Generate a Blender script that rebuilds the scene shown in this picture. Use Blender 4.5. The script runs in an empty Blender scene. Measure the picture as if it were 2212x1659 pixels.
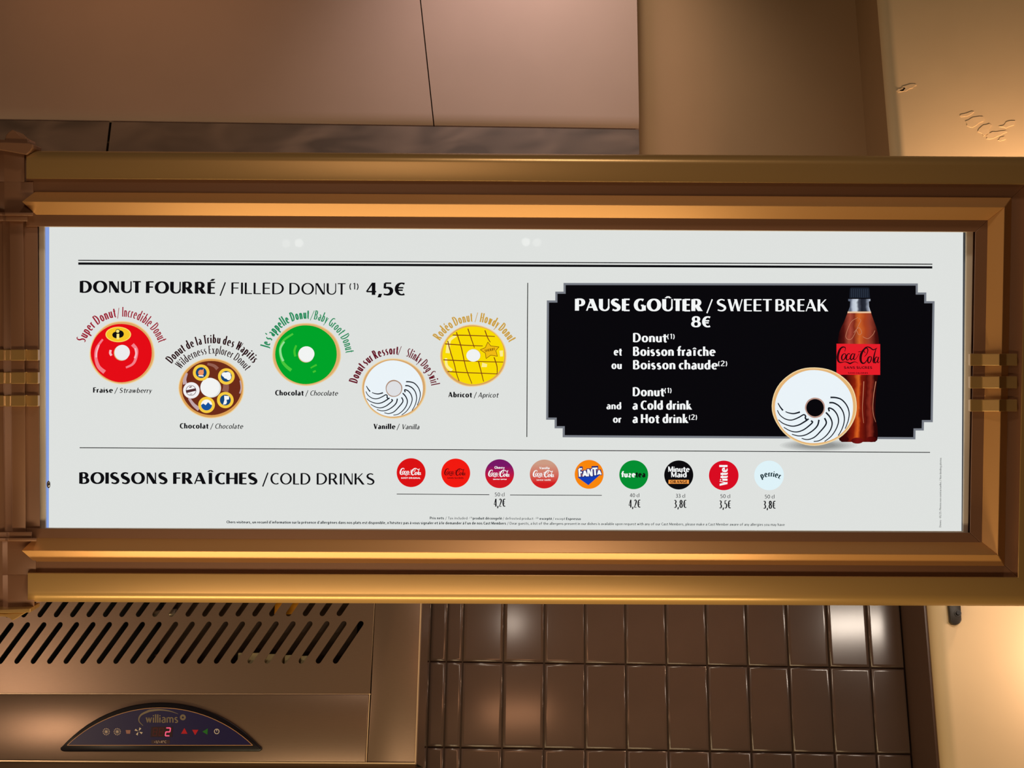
import bpy, math, random
from mathutils import Vector, Matrix, Euler
random.seed(7)
SC = bpy.context.scene
COL = SC.collection
R = math.radians

# ------------------------------------------------------------------ camera
F = 3100.0; CX = 1106.0; CY = 829.5
CAMLOC = Vector((0, 0, 1.5)); PITCH = R(19.4); ROLL = R(0.84)
cam_d = bpy.data.cameras.new('camera'); cam = bpy.data.objects.new('camera', cam_d); COL.objects.link(cam)
cam_d.sensor_width = 36.0; cam_d.lens = F / 2212.0 * 36.0; cam_d.clip_start = 0.05
CAMROT = (Matrix.Rotation(R(90) + PITCH, 3, 'X') @ Matrix.Rotation(ROLL, 3, 'Z'))
cam.matrix_world = Matrix.Translation(CAMLOC) @ CAMROT.to_4x4()
SC.camera = cam

# ------------------------------------------------------------------ world, lights, exposure
SC.view_settings.view_transform = 'Standard'; SC.view_settings.look = 'None'
SC.view_settings.exposure = 0.0; SC.view_settings.gamma = 1.0; SC.view_settings.use_curve_mapping = False
W = bpy.data.worlds.new('world'); SC.world = W; W.use_nodes = True
W.node_tree.nodes['Background'].inputs[0].default_value = (0.50, 0.27, 0.15, 1)
W.node_tree.nodes['Background'].inputs[1].default_value = 0.02

def light(name, kind, loc, target, energy, color, size=0.2, size_y=None, angle=None, blend=0.6):
    d = bpy.data.lights.new(name, kind); d.energy = energy; d.color = color
    if kind == 'AREA':
        d.size = size
        if size_y: d.shape = 'RECTANGLE'; d.size_y = size_y
        else: d.shape = 'DISK'
    else:
        d.shadow_soft_size = size
        if kind == 'SPOT': d.spot_size = R(angle); d.spot_blend = blend
    o = bpy.data.objects.new(name, d); COL.objects.link(o); o.location = loc
    if target is not None:
        o.rotation_euler = (Vector(target) - Vector(loc)).to_track_quat('-Z', 'Y').to_euler()
    return o
light('ceiling_spot_light', 'SPOT', (0.02, 3.15, 4.60), (0.02, 3.60, 3.70), 9.5, (1.0, 0.78, 0.76), 0.12, angle=110, blend=1.0)
light('ceiling_spot_light', 'SPOT', (0.16, 2.70, 4.70), (0.10, 3.60, 3.80), 36, (1.0, 0.90, 0.72), 0.12, angle=70, blend=1.0)
light('ceiling_spot_light', 'SPOT', (-0.02, 2.90, 4.50), (-0.02, 3.60, 3.90), 13, (1.0, 0.74, 0.86), 0.12, angle=70, blend=1.0)
light('ceiling_side_light', 'SPOT', (-1.30, 2.60, 4.90), (-1.10, 3.60, 4.05), 25, (1.0, 0.52, 0.25), 0.20, angle=60, blend=1.0)
light('counter_light', 'AREA', (-0.20, 2.65, 1.00), (-0.20, 2.45, 2.20), 15.5, (1.0, 0.78, 0.38), 1.6, 0.12)
light('counter_light', 'AREA', (-0.25, 1.60, 1.00), (-0.25, 2.40, 2.20), 9, (1.0, 0.76, 0.46), 1.4, 0.25)
light('wall_lamp_light', 'POINT', (1.42, 3.30, 2.04), None, 4.6, (1.0, 0.70, 0.50), 0.05)
light('wall_lamp_light', 'POINT', (1.45, 3.27, 3.00), None, 23, (1.0, 0.64, 0.38), 0.05)
light('room_light', 'AREA', (0.12, 0.90, 3.72), (0.10, 2.40, 2.10), 8.0, (1.0, 0.84, 0.64), 0.16)
light('room_fill_light', 'AREA', (-0.35, 0.10, 2.55), (-0.20, 2.40, 2.40), 3.5, (1.0, 0.74, 0.50), 0.5)
def mirrored(x, y, d, yaw=0.0):
    """where a lamp hangs whose glint in a wall tile (plane y = 3.69, turned by yaw) is seen at (x, y), d metres in front of the wall"""
    ray = CAMROT @ Vector(((x - CX) / F, -(y - CY) / F, -1.0)); h = CAMLOC + ray * (3.69 / ray.y)
    n = Vector((math.sin(R(yaw)), -math.cos(R(yaw)), 0)); rv = ray - 2 * ray.dot(n) * n
    return h + rv * (d / -rv.y), h
p, h = mirrored(1108, 1346, .9)
light('tile_spot', 'AREA', p, h, 0.20, (1.0, 0.84, 0.70), .055)
p, h = mirrored(1835, 1348, .9, 3.0)
light('tile_spot', 'AREA', p, h, 1.5, (1.0, 0.86, 0.72), .22, .055)
p, h = mirrored(1112, 1540, .9)
light('tile_warm_lamp', 'AREA', p, h, 0.26, (1.0, 0.45, 0.22), .20, .06)

# ------------------------------------------------------------------ helpers
def lin(c):
    if isinstance(c, str): c = tuple(int(c[i:i + 2], 16) for i in (0, 2, 4))
    return tuple(((v / 255) / 12.92 if v / 255 <= 0.04045 else ((v / 255 + 0.055) / 1.055) ** 2.4) for v in c)

class Plane:
    """a local frame: X right, Z up, Y into the wall; P() measures a point of the photograph on it"""
    def __init__(s, origin, rot):
        s.o = Vector(origin); s.r = rot; s.m = Matrix.Translation(s.o) @ rot.to_4x4(); s.ri = rot.transposed()
    def P(s, x, y, d=0.0):
        """local point seen at (x, y) on the parallel plane lying d metres in front"""
        ray = CAMROT @ Vector(((x - CX) / F, -(y - CY) / F, -1.0))
        n = s.r @ Vector((0, 1, 0)); o = s.o - n * d
        t = (o - CAMLOC).dot(n) / ray.dot(n)
        return s.ri @ (CAMLOC + ray * t - s.o)
def ray_at_y(x, y, Y):
    ray = CAMROT @ Vector(((x - CX) / F, -(y - CY) / F, -1.0))
    return CAMLOC + ray * (Y / ray.y)

MATS = {}
def pbr(name, col, rough=0.5, metal=0.0, noise=0.0, nscale=20, bump=0.0, stretch=(1, 1, 1), spec=0.5, coat=0.0, col2=None, detail=4.0, distort=0.0, bscale=None):
    if name in MATS: return MATS[name]
    m = bpy.data.materials.new(name); m.use_nodes = True; nt = m.node_tree; b = nt.nodes['Principled BSDF']
    b.inputs['Base Color'].default_value = (*lin(col), 1); b.inputs['Roughness'].default_value = rough
    b.inputs['Metallic'].default_value = metal; b.inputs['Specular IOR Level'].default_value = spec
    b.inputs['Coat Weight'].default_value = coat
    if noise or bump or col2:
        tc = nt.nodes.new('ShaderNodeTexCoord'); mp = nt.nodes.new('ShaderNodeMapping'); mp.inputs['Scale'].default_value = stretch
        nz = nt.nodes.new('ShaderNodeTexNoise'); nz.inputs['Scale'].default_value = nscale; nz.inputs['Detail'].default_value = detail
        nz.inputs['Distortion'].default_value = distort
        nt.links.new(tc.outputs['Object'], mp.inputs['Vector']); nt.links.new(mp.outputs[0], nz.inputs['Vector'])
        if noise or col2:
            rp = nt.nodes.new('ShaderNodeValToRGB'); c = lin(col)
            c2 = lin(col2) if col2 else tuple(v * (1 - noise) for v in c)
            rp.color_ramp.elements[0].position = 0.35; rp.color_ramp.elements[1].position = 0.65
            rp.color_ramp.elements[0].color = (*c2, 1); rp.color_ramp.elements[1].color = (*c, 1)
            nt.links.new(nz.outputs[0], rp.inputs[0]); nt.links.new(rp.outputs[0], b.inputs['Base Color'])
        if bump:
            bp = nt.nodes.new('ShaderNodeBump'); bp.inputs['Strength'].default_value = bump; bp.inputs['Distance'].default_value = 0.002
            if bscale:
                n2 = nt.nodes.new('ShaderNodeTexNoise'); n2.inputs['Scale'].default_value = bscale
                nt.links.new(mp.outputs[0], n2.inputs['Vector']); nt.links.new(n2.outputs[0], bp.inputs['Height'])
            else: nt.links.new(nz.outputs[0], bp.inputs['Height'])
            nt.links.new(bp.outputs[0], b.inputs['Normal'])
    MATS[name] = m; return m
def glow(col, k=1.0):
    """backlit printed film or a lit display"""
    key = 'backlit_' + str(col) + '_%.2f' % k
    if key in MATS: return MATS[key]
    m = bpy.data.materials.new(key); m.use_nodes = True; nt = m.node_tree; nt.nodes.clear()
    e = nt.nodes.new('ShaderNodeEmission'); e.inputs[0].default_value = (*lin(col), 1); e.inputs[1].default_value = k
    o = nt.nodes.new('ShaderNodeOutputMaterial'); nt.links.new(e.outputs[0], o.inputs[0])
    m.cycles.emission_sampling = 'NONE'
    MATS[key] = m; return m
def glow_grad(name, plane, y0, c0, y1, c1):
    """printed colour blend between two heights of a backlit picture"""
    m = bpy.data.materials.new(name); m.use_nodes = True; nt = m.node_tree; nt.nodes.clear()
    tc = nt.nodes.new('ShaderNodeTexCoord'); sp = nt.nodes.new('ShaderNodeSeparateXYZ'); mr = nt.nodes.new('ShaderNodeMapRange')
    mr.inputs['From Min'].default_value = plane.P(1100, y0).z; mr.inputs['From Max'].default_value = plane.P(1100, y1).z
    mx = nt.nodes.new('ShaderNodeMix'); mx.data_type = 'RGBA'; mx.inputs[6].default_value = (*lin(c0), 1); mx.inputs[7].default_value = (*lin(c1), 1)
    e = nt.nodes.new('ShaderNodeEmission'); o = nt.nodes.new('ShaderNodeOutputMaterial')
    nt.links.new(tc.outputs['Object'], sp.inputs[0]); nt.links.new(sp.outputs['Z'], mr.inputs['Value']); nt.links.new(mr.outputs[0], mx.inputs[0])
    nt.links.new(mx.outputs[2], e.inputs[0]); nt.links.new(e.outputs[0], o.inputs[0]); m.cycles.emission_sampling = 'NONE'
    return m

def obj(name, verts, faces, mat, parent=None, smooth=False, label=None):
    me = bpy.data.meshes.new(name); me.from_pydata([tuple(v) for v in verts], [], faces); me.validate()
    if mat: me.materials.append(mat)
    if smooth:
        for p in me.polygons: p.use_smooth = True
    o = bpy.data.objects.new(name, me); COL.objects.link(o)
    if parent is not None: o.parent = parent
    if label: o['label'] = label
    return o
def thing(name, plane, label=None, cat=None, group=None, kind=None):
    o = bpy.data.objects.new(name, None); COL.objects.link(o); o.matrix_world = plane.m; o.empty_display_size = 0.05
    if label: o['label'] = label
    if cat: o['category'] = cat
    if group: o['group'] = group
    if kind: o['kind'] = kind
    return o
def bevel(o, w, seg=2):
    m = o.modifiers.new('bevel', 'BEVEL'); m.width = w; m.segments = seg; m.limit_method = 'ANGLE'; m.angle_limit = R(25)
    for p in o.data.polygons: p.use_smooth = True
    return o
def prism_pts(front, back):
    n = len(front); v = list(front) + list(back)
    f = [tuple(range(n))[::-1], tuple(range(n, 2 * n))] + [(i, (i + 1) % n, n + (i + 1) % n, n + i) for i in range(n)]
    return v, f
def slab(name, pts, t, mat, parent=None, bev=0.0, **k):
    """plate with outline pts (local, Y facing the viewer side) and thickness t into the wall"""
    v, f = prism_pts([Vector(p) for p in pts], [Vector(p) + Vector((0, t, 0)) for p in pts])
    o = obj(name, v, f, mat, parent, **k)
    if bev: bevel(o, bev)
    return o
def box(name, a, b, mat, parent=None, bev=0.0, **k):
    x0, x1 = sorted((a[0], b[0])); y0, y1 = sorted((a[1], b[1])); z0, z1 = sorted((a[2], b[2]))
    return slab(name, [(x0, y0, z0), (x1, y0, z0), (x1, y0, z1), (x0, y0, z1)], y1 - y0, mat, parent, bev, **k)

# ------------------------------------------------------------------ drawn lettering (flared strokes, own letter shapes)
# stroke kinds: L straight (x0,y0,x1,y1[,w]); A arc (cx,cy,rx,ry,a0,a1[,w0,w1]); C smooth through (x,y[,w]) points; D dot (x,y,r)
def bowl(x, yb, yt, rx, w=1.0, x0=0.0):
    cy = (yb + yt) / 2; ry = (yt - yb) / 2
    return [('L', x0, yt, x, yt, 0), ('L', x0, yb, x, yb, 0), ('A', x, cy, rx, ry, 90, -90, w, w)]
ST = lambda x, h=1.0, y0=0.0, w=1.0: ('L', x, y0, x, h, w)
SS = lambda w, h: ('C', [(.92*w,.9*h,.15),(.55*w,.965*h,.1),(.2*w,.9*h,.45),(.04*w,.75*h,.85),(.2*w,.6*h,1),(.55*w,.5*h,1),(.9*w,.37*h,1),(.98*w,.22*h,.8),(.8*w,.08*h,.4),(.45*w,.03*h,.1),(.02*w,.1*h,.15)])
XH = 0.68
G = {
'A': [('L',0,0,.34,1,0),('L',.34,1,.7,0,1),('L',.12,.3,.6,.3,0)],
'B': [ST(0)] + bowl(.2,.53,.97,.24) + bowl(.22,.03,.53,.3),
'C': [('A',.38,.5,.38,.47,58,302)],
'D': [ST(0)] + bowl(.2,.03,.97,.44),
'E': [ST(0),('L',0,.97,.44,.97,0),('L',0,.52,.4,.52,0),('L',0,.03,.44,.03,0)],
'F': [ST(0),('L',0,.97,.44,.97,0),('L',0,.52,.4,.52,0)],
'G': [('A',.38,.5,.38,.47,58,302),('L',.62,.02,.62,.46,1),('L',.4,.46,.62,.46,0)],
'H': [ST(0),ST(.6),('L',0,.5,.6,.5,0)],
'I': [ST(0)],
'J': [('L',.22,1,.22,.15,1),('C',[(.22,.16,1),(.19,.0,.6),(.08,-.08,.3),(-.06,-.08,.1)])],
'K': [ST(0),('L',.06,.46,.52,1,0),('L',.2,.6,.6,0,1)],
'L': [ST(0),('L',0,.03,.42,.03,0)],
'M': [('L',0,0,.0,1,0),('L',.04,1,.38,.08,1),('L',.38,.08,.74,1,0),ST(.77)],
'N': [('L',0,0,0,1,0),('L',.05,1,.58,0,1),('L',.62,0,.62,1,0)],
'O': [('A',.4,.5,.4,.47,90,450)],
'P': [ST(0)] + bowl(.2,.44,.97,.28),
'Q': [('A',.4,.5,.4,.47,90,450),('L',.42,.2,.75,-.1,1)],
'R': [ST(0)] + bowl(.2,.47,.97,.26) + [('L',.26,.47,.54,0,1)],
'S': [SS(.5,1)],
'T': [ST(.3),('L',0,.97,.6,.97,0)],
'U': [('L',0,1,0,.33,1),('A',.3,.35,.3,.32,180,360,1,.15),('L',.6,.33,.6,1,0)],
'V': [('L',0,1,.32,0,1),('L',.32,0,.62,1,0)],
'W': [('L',0,1,.22,0,1),('L',.22,0,.44,1,0),('L',.44,1,.66,0,1),('L',.66,0,.88,1,0)],
'Y': [('L',0,1,.3,.45,1),('L',.3,.45,.58,1,0),('L',.3,0,.3,.48,1)],
'0': [('A',.27,.5,.27,.47,90,450)],
'1': [ST(.14),('L',.0,.82,.12,.97,0)],
'2': [('C',[(.02,.82,.2),(.12,.94,.2),(.28,.97,.4),(.45,.85,1),(.44,.66,1),(.3,.42,.7),(.14,.2,.35),(.04,.05,.2)]),('L',.0,.03,.52,.03,0)],
'3': [('C',[(.03,.9,.1),(.2,.97,.15),(.38,.88,.8),(.4,.73,1),(.3,.58,.5),(.14,.53,.1)]),('C',[(.14,.53,.1),(.34,.48,.5),(.46,.3,1),(.4,.12,.8),(.22,.03,.2),(.0,.08,.1)])],
'4': [('L',.42,0,.42,1,1),('L',.36,.97,.0,.27,0),('L',0,.27,.58,.27,0)],
'5': [('L',.08,.97,.46,.97,0),('L',.08,.97,.06,.54,.45),('C',[(.06,.56,.1),(.24,.6,.2),(.42,.5,.9),(.47,.32,1),(.4,.12,.8),(.22,.03,.2),(.0,.07,.1)])],
'8': [('A',.25,.75,.2,.22,90,450),('A',.25,.28,.25,.25,90,450)],
'€': [('A',.4,.5,.32,.47,60,300),('L',-.02,.6,.5,.6,0),('L',-.02,.4,.46,.4,0)],
'/': [('L',0,-.2,.42,1.06,.3)],
'(': [('A',.3,.42,.26,.62,128,232)],
')': [('A',0,.42,.26,.62,52,-52)],
',': [('L',.02,-.2,.1,.1,.8)],
'.': [('D',.03,.05,.08)], '-': [('L',0,.36,.26,.36,0)], '+': [('L',0,.4,.4,.4,0),('L',.2,.2,.2,.6,0)],
"'": [('L',.02,.76,.06,1,.5)], '°': [('A',.1,.85,.1,.12,90,450)], '%': [],
'a': [ST(.38,.45),('C',[(.04,.58,.2),(.16,.65,.15),(.3,.62,.4),(.38,.5,.9),(.38,.4,1)]),('C',[(.38,.4,0),(.2,.37,.15),(.03,.28,.7),(.02,.13,1),(.12,.03,.3),(.26,.05,.1),(.38,.16,.1)])],
'b': [ST(0,1.05),('A',.2,.34,.24,.31,90,450)],
'c': [('A',.24,.34,.24,.31,55,305)],
'd': [ST(.44,1.05),('A',.24,.34,.24,.31,90,450)],
'e': [('A',.25,.34,.25,.31,0,312),('L',.02,.36,.48,.36,0)],
'f': [ST(.12,.8),('A',.32,.8,.2,.24,180,78),('L',-.13,.63,.4,.63,0)],
'g': [('L',.44,.66,.44,-.06,1),('A',.24,.34,.24,.31,90,450),('A',.22,-.06,.22,.22,0,-150,1,.4)],
'h': [ST(0,1.05),('A',.21,.42,.21,.22,165,0),ST(.42,.42)],
'i': [ST(0,.66),('D',0,.88,.09)],
'j': [('L',.1,.66,.1,-.1,1),('D',.1,.88,.09)],
'k': [ST(0,1.05),('L',.06,.32,.36,.66,0),('L',.14,.4,.44,0,1)],
'l': [ST(0,1.05)],
'm': [ST(0,.66),('A',.18,.42,.18,.22,165,0),ST(.36,.42),('A',.54,.42,.18,.22,165,0),ST(.72,.42)],
'n': [ST(0,.66),('A',.21,.42,.21,.22,165,0),ST(.42,.42)],
'o': [('A',.25,.34,.25,.31,90,450)],
'p': [ST(0,.66,-.28),('A',.2,.34,.24,.31,90,450)],
'q': [ST(.44,.66,-.28),('A',.24,.34,.24,.31,90,450)],
'r': [ST(0,.66),('C',[(.0,.42,.3),(.1,.58,.3),(.28,.65,.3)])],
's': [SS(.33,.68)],
't': [('L',.1,.88,.1,.16,1),('C',[(.1,.18,1),(.13,.05,.5),(.22,.02,.1),(.32,.05,.1)]),('L',-.15,.63,.36,.63,0)],
'u': [ST(0,.66,.24),('A',.21,.26,.21,.23,180,350),ST(.42,.66)],
'v': [('L',0,.66,.2,0,1),('L',.2,0,.4,.66,0)],
'w': [('L',0,.66,.16,0,1),('L',.16,0,.32,.66,0),('L',.32,.66,.48,0,1),('L',.48,0,.64,.66,0)],
'x': [('L',0,.66,.4,0,1),('L',0,0,.4,.66,0)],
'y': [('L',0,.66,.2,.02,1),('L',.08,-.28,.4,.66,0)],
'z': [('L',0,.63,.36,.63,0),('L',.36,.63,.0,.03,.5),('L',0,.03,.38,.03,0)],
}
def acc(base, kind, h, x):
    s = list(G[base])
    if base == 'i': s = [ST(0, .66)]
    if kind == "'": s.append(('L', x - .04, h + .08, x + .12, h + .26, .45))
    if kind == '`': s.append(('L', x + .08, h + .08, x - .08, h + .26, .45))
    if kind == '^': s += [('L', x - .17, h + .08, x, h + .24, .1), ('L', x, h + .24, x + .17, h + .08, .1)]
    return s
G['é'] = acc('e', "'", .68, .22); G['è'] = acc('e', '`', .68, .25); G['à'] = acc('a', '`', .68, .2); G['î'] = acc('i', '^', .68, 0)
G['É'] = acc('E', "'", 1.02, .2); G['Î'] = acc('I', '^', 1.0, 0); G['Û'] = acc('U', '^', 1.0, .3)
SIDE = {'T': -.05, 'A': -.06, 'V': -.06, 'W': -.05, 'L': -.03, 'o': -.02, 'c': -.02, 'e': -.02, 'O': -.03, 'C': -.03, 'r': -.04, 't': -.03, 'f': -.03, 'y': -.04, 'v': -.04, ',': -.02, '1': .02}

def catmull(pts, n=5):
    out = []
    m = len(pts)
    for i in range(m - 1):
        p0, p1, p2, p3 = pts[max(i - 1, 0)], pts[i], pts[i + 1], pts[min(i + 2, m - 1)]
        for k in range(n):
            t = k / n
            out.append(tuple(.5 * (2 * b + (c - a) * t + (2 * a - 5 * b + 4 * c - d) * t * t + (3 * b - a - 3 * c + d) * t ** 3) for a, b, c, d in zip(p0, p1, p2, p3)))
    out.append(tuple(pts[-1])); return out
def ribbon(pts, half, r=1.0, closed=False):
    """pts [(x,y)], half widths; returns quads"""
    n = len(pts); L = []; Rr = []
    for i in range(n):
        if closed: a = pts[(i - 1) % (n - 1)]; b = pts[(i + 1) % (n - 1)] if i < n - 1 else pts[1]
        else: a = pts[max(i - 1, 0)]; b = pts[min(i + 1, n - 1)]
        dx, dy = (b[0] - a[0]) * r, b[1] - a[1]; l = math.hypot(dx, dy) or 1
        nx, ny = -dy / l, dx / l; h = half[i]
        L.append((pts[i][0] + nx * h / r, pts[i][1] + ny * h)); Rr.append((pts[i][0] - nx * h / r, pts[i][1] - ny * h))
    return [[L[i], Rr[i], Rr[i + 1], L[i + 1]] for i in range(n - 1)]
def strokes(sts, thick, thin, r=1.0, q=1.0):
    """polygons of a glyph; r = x scale over y scale so that stems keep their weight"""
    P = []
    def th(w): return (thin + (thick - thin) * max(w, 0)) / 2
    for s in sts:
        if s[0] == 'L':
            x0, y0, x1, y1 = s[1:5]; w = s[5] if len(s) > 5 else 1; dx, dy = (x1 - x0) * r, y1 - y0; l = math.hypot(dx, dy) or 1
            h = th(w)
            if abs(dy) > abs(dx) * .35:
                k = h / (abs(dy) / l) / r; P.append([(x0 - k, y0), (x0 + k, y0), (x1 + k, y1), (x1 - k, y1)])
            else:
                k = h / (abs(dx) / l); P.append([(x0, y0 - k), (x1, y1 - k), (x1, y1 + k), (x0, y0 + k)])
        elif s[0] == 'A':
            cx, cy, rx, ry, a0, a1 = s[1:7]; w0, w1 = (s[7], s[8]) if len(s) > 7 else (1, 1)
            n = max(6, int(abs(a1 - a0) / 360 * 30 * q)); pts = []; hf = []
            full = abs(a1 - a0) >= 359
            for i in range(n + 1):
                t = i / n; a = R(a0 + (a1 - a0) * t); pts.append((cx + rx * math.cos(a), cy + ry * math.sin(a)))
                tx, ty = -rx * math.sin(a) * r, ry * math.cos(a); l = math.hypot(tx, ty) or 1
                hf.append(th((abs(ty) / l) ** 1.5 * (w0 + (w1 - w0) * t)))
            P += ribbon(pts, hf, r, full)
        elif s[0] == 'C':
            c = catmull([p if len(p) == 3 else (p[0], p[1], .5) for p in s[1]], max(2, int(5 * q)))
            P += ribbon([(p[0], p[1]) for p in c], [th(p[2]) for p in c], r)
        elif s[0] == 'D':
            x, y, rr = s[1:4]; P.append([(x + rr * math.cos(a * math.pi / 4) / r, y + rr * math.sin(a * math.pi / 4)) for a in range(8)])
    return P
def layout(text, thick, thin, r, q, space=.3, gap=.13, track=0.0):
    x = 0; out = []; first = True
    for ch in text:
        if ch == ' ': x += space; continue
        ps = strokes(G[ch], thick, thin, r, q)
        lo = min(p[0] for pl in ps for p in pl); hi = max(p[0] for pl in ps for p in pl)
        sd = SIDE.get(ch, 0)
        if not first: x += sd / 2
        out.append((x - lo, x, x + hi - lo, ps)); x += hi - lo + gap + sd / 2 + track; first = False
    return out, x - gap - track
def text_polys(text, x0, y0, x1, y1, cap, bold=.2, thin=.07, slant=0.0, q=1.0, gap=.13, space=.3):
    r = 1.0
    for _ in range(4):
        g, w = layout(text, bold, thin, r, q, space, gap); L = math.hypot(x1 - x0, y1 - y0); r = L / w / cap
    sx = L / w; ux, uy = (x1 - x0) / L, (y1 - y0) / L; P = []
    for off, a, b, ps in g:
        for pl in ps:
            P.append([(x0 + ((px + off) * sx + slant * py * cap) * ux + py * cap * uy, y0 + ((px + off) * sx + slant * py * cap) * uy - py * cap * ux) for px, py in pl])
    return P
def arc_polys(text, cx, cy, rad, a0, a1, cap, bold=.2, thin=.07, q=.6, gap=.16, space=.35, slant=0.0):
    r = 1.0
    for _ in range(4):
        g, w = layout(text, bold, thin, r, q, space, gap); L = rad * R(a1 - a0); r = L / w / cap
    sx = L / w; P = []
    for off, a, b, ps in g:
        mid = (a + b) / 2; ang = R(a0) + mid * sx / rad; ca, sa = math.cos(ang), math.sin(ang)
        bx, by = cx + rad * sa, cy - rad * ca
        for pl in ps:
            o = []
            for px, py in pl:
                u = (px + off - mid) * sx + slant * py * cap; v = py * cap
                o.append((bx + u * ca + v * sa, by + u * sa - v * ca))
            P.append(o)
    return P
def ellipse(cx, cy, rx, ry, n=48, wob=0.0, seed=1):
    rn = random.Random(seed); ph = [rn.uniform(0, 6.28) for _ in range(3)]
    out = []
    for i in range(n):
        a = 2 * math.pi * i / n; k = 1 + wob * (math.sin(3 * a + ph[0]) + .6 * math.sin(5 * a + ph[1]) + .4 * math.sin(9 * a + ph[2]))
        out.append((cx + rx * k * math.cos(a), cy + ry * k * math.sin(a)))
    return out
def ring(cx, cy, rx, ry, rx2, ry2, n=48, wob=0, seed=1):
    o = ellipse(cx, cy, rx, ry, n, wob, seed); i_ = ellipse(cx, cy, rx2, ry2, n)
    return [[o[k], o[(k + 1) % n], i_[(k + 1) % n], i_[k]] for k in range(n)]
def line_poly(x0, y0, x1, y1, t, t1=None):
    l = math.hypot(x1 - x0, y1 - y0); nx, ny = -(y1 - y0) / l, (x1 - x0) / l; a = t / 2; b = (t1 if t1 is not None else t) / 2
    return [(x0 + nx * a, y0 + ny * a), (x1 + nx * b, y1 + ny * b), (x1 - nx * b, y1 - ny * b), (x0 - nx * a, y0 - ny * a)]
def curve_poly(pts, t0, t1=None, n=6):
    c = catmull(pts, n); m = len(c); t1 = t0 if t1 is None else t1
    return ribbon(c, [(t0 + (t1 - t0) * i / (m - 1)) / 2 for i in range(m)])
def printed(name, plane, polys, col, depth, parent, label=None, k=1.0, mat=None):
    v = []; f = []
    for pl in polys:
        b = len(v); v += [plane.P(x, y, depth) for x, y in pl]; f.append(tuple(range(b, b + len(pl))))
    return obj(name, v, f, mat or glow(col, k), parent, label=label)

# Coca style script, drawn in a 435 x 177 box (x right, y down)
SCRIPT = [
 [(150,46,4),(158,20,5),(152,6,8),(132,4,11),(112,22,15),(98,56,18),(90,96,19),(93,132,16),(106,150,11),(122,152,8),(150,146,5),(176,152,9),(196,162,12),(214,154,9),(240,146,5),(268,160,3)],
 [(146,66,6),(130,82,10),(124,108,12),(130,128,9),(142,126,8),(156,104,9),(160,78,8),(150,66,5),(140,70,4)],
 [(196,72,8),(184,66,6),(170,84,10),(164,110,12),(170,128,8),(184,124,6),(198,106,4)],
 [(232,72,6),(218,68,7),(204,88,11),(200,112,12),(208,126,9),(222,114,7),(234,88,6)],
 [(240,66,8),(230,100,11),(230,122,8),(242,122,5),(256,104,4),(276,66,3)],
 [(268,50,5),(292,46,6)],
 [(322,96,4),(342,70,6),(352,36,8),(344,14,9),(326,18,12),(304,48,17),(290,90,20),(290,134,18),(304,158,13),(324,156,9),(342,132,6),(352,110,4)],
 [(330,62,5),(318,40,6),(324,14,7),(348,2,8),(372,10,9),(400,30,9),(432,12,5)],
 [(372,94,7),(356,106,12),(350,132,13),(356,154,9),(368,152,8),(380,128,9),(382,102,8),(372,94,5)],
 [(424,18,5),(412,60,9),(402,110,12),(398,142,10),(404,156,6),(414,148,4)],
 [(436,104,6),(424,100,7),(412,120,11),(410,144,11),(418,156,8),(430,142,6),(440,116,5)],
 [(446,98,8),(438,130,11),(438,152,8),(448,152,4),(456,140,3)]]
def script(x0, y0, w, h, k=1.0):
    P = []
    for s in SCRIPT:
        c = catmull(s, 5)
        P += ribbon([(x0 + (p[0] - 88) / 370 * w, y0 + p[1] / 165 * h) for p in c], [p[2] / 2 * k * (w / 370 + h / 165) / 2 for p in c])
    return P

# ------------------------------------------------------------------ materials
M_clad = pbr('brown_coated_metal_panel', (178, 150, 136), 0.62, 0.0, noise=.08, nscale=2.5, bump=.02, spec=.25)
M_clad_strip = pbr('stained_coated_metal_strip', (128, 108, 98), 0.6, 0.0, col2=(92, 78, 72), nscale=5, stretch=(1, 1, 2.2), detail=1.5, distort=.8, spec=.3)
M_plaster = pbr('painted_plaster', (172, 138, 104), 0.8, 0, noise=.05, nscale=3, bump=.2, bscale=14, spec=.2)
M_pier = pbr('cream_worn_plaster', (232, 204, 164), 0.6, 0, noise=.05, nscale=4, bump=.35, bscale=9, spec=.3)
M_gold = pbr('satin_gold_paint', (182, 142, 88), 0.32, 0.4, bump=.02, nscale=300, spec=.5)
M_bronze = pbr('bronze_paint', (140, 98, 72), 0.45, 0.15, bump=.02, nscale=300)
M_mould = pbr('gilded_moulding_paint', (204, 148, 92), 0.30, 0.3, bump=.02, nscale=300)
M_edge = pbr('anodised_edge', (214, 204, 190), 0.5, 0.0)
M_steel = pbr('brushed_steel', (144, 120, 106), 0.33, 0.6, noise=.06, nscale=60, stretch=(1, 1, 30), bump=.02)
M_dark = pbr('dark_void', (10, 8, 7), 0.8)
M_tile = pbr('brown_glazed_tile', (95, 76, 69), 0.17, 0.0, noise=.10, nscale=6, bump=.05, bscale=5, spec=.7)
M_grout = pbr('brown_grout', (82, 62, 52), 0.8, noise=.2, nscale=40)
M_pier_side = pbr('brown_pier_side', (92, 68, 58), 0.4)
M_black = pbr('black_metal', (52, 46, 40), 0.45, 0.3)

# ================================================================== SETTING
ID3 = Matrix.Identity(3)
YW = 3.70
wallp = Plane((0, YW, 0), ID3)
def struct(o): o['kind'] = 'structure'; return o
# painted plaster back wall behind everything
xR = wallp.P(1960, 900).x + .25
wb = struct(thing('wall_back', wallp, kind='structure'))
ztile_top = wallp.P(1430, 1250).z
box('plaster_surface', (-2.2, .02, ztile_top), (xR, .12, 5.2), M_plaster, wb)
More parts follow.
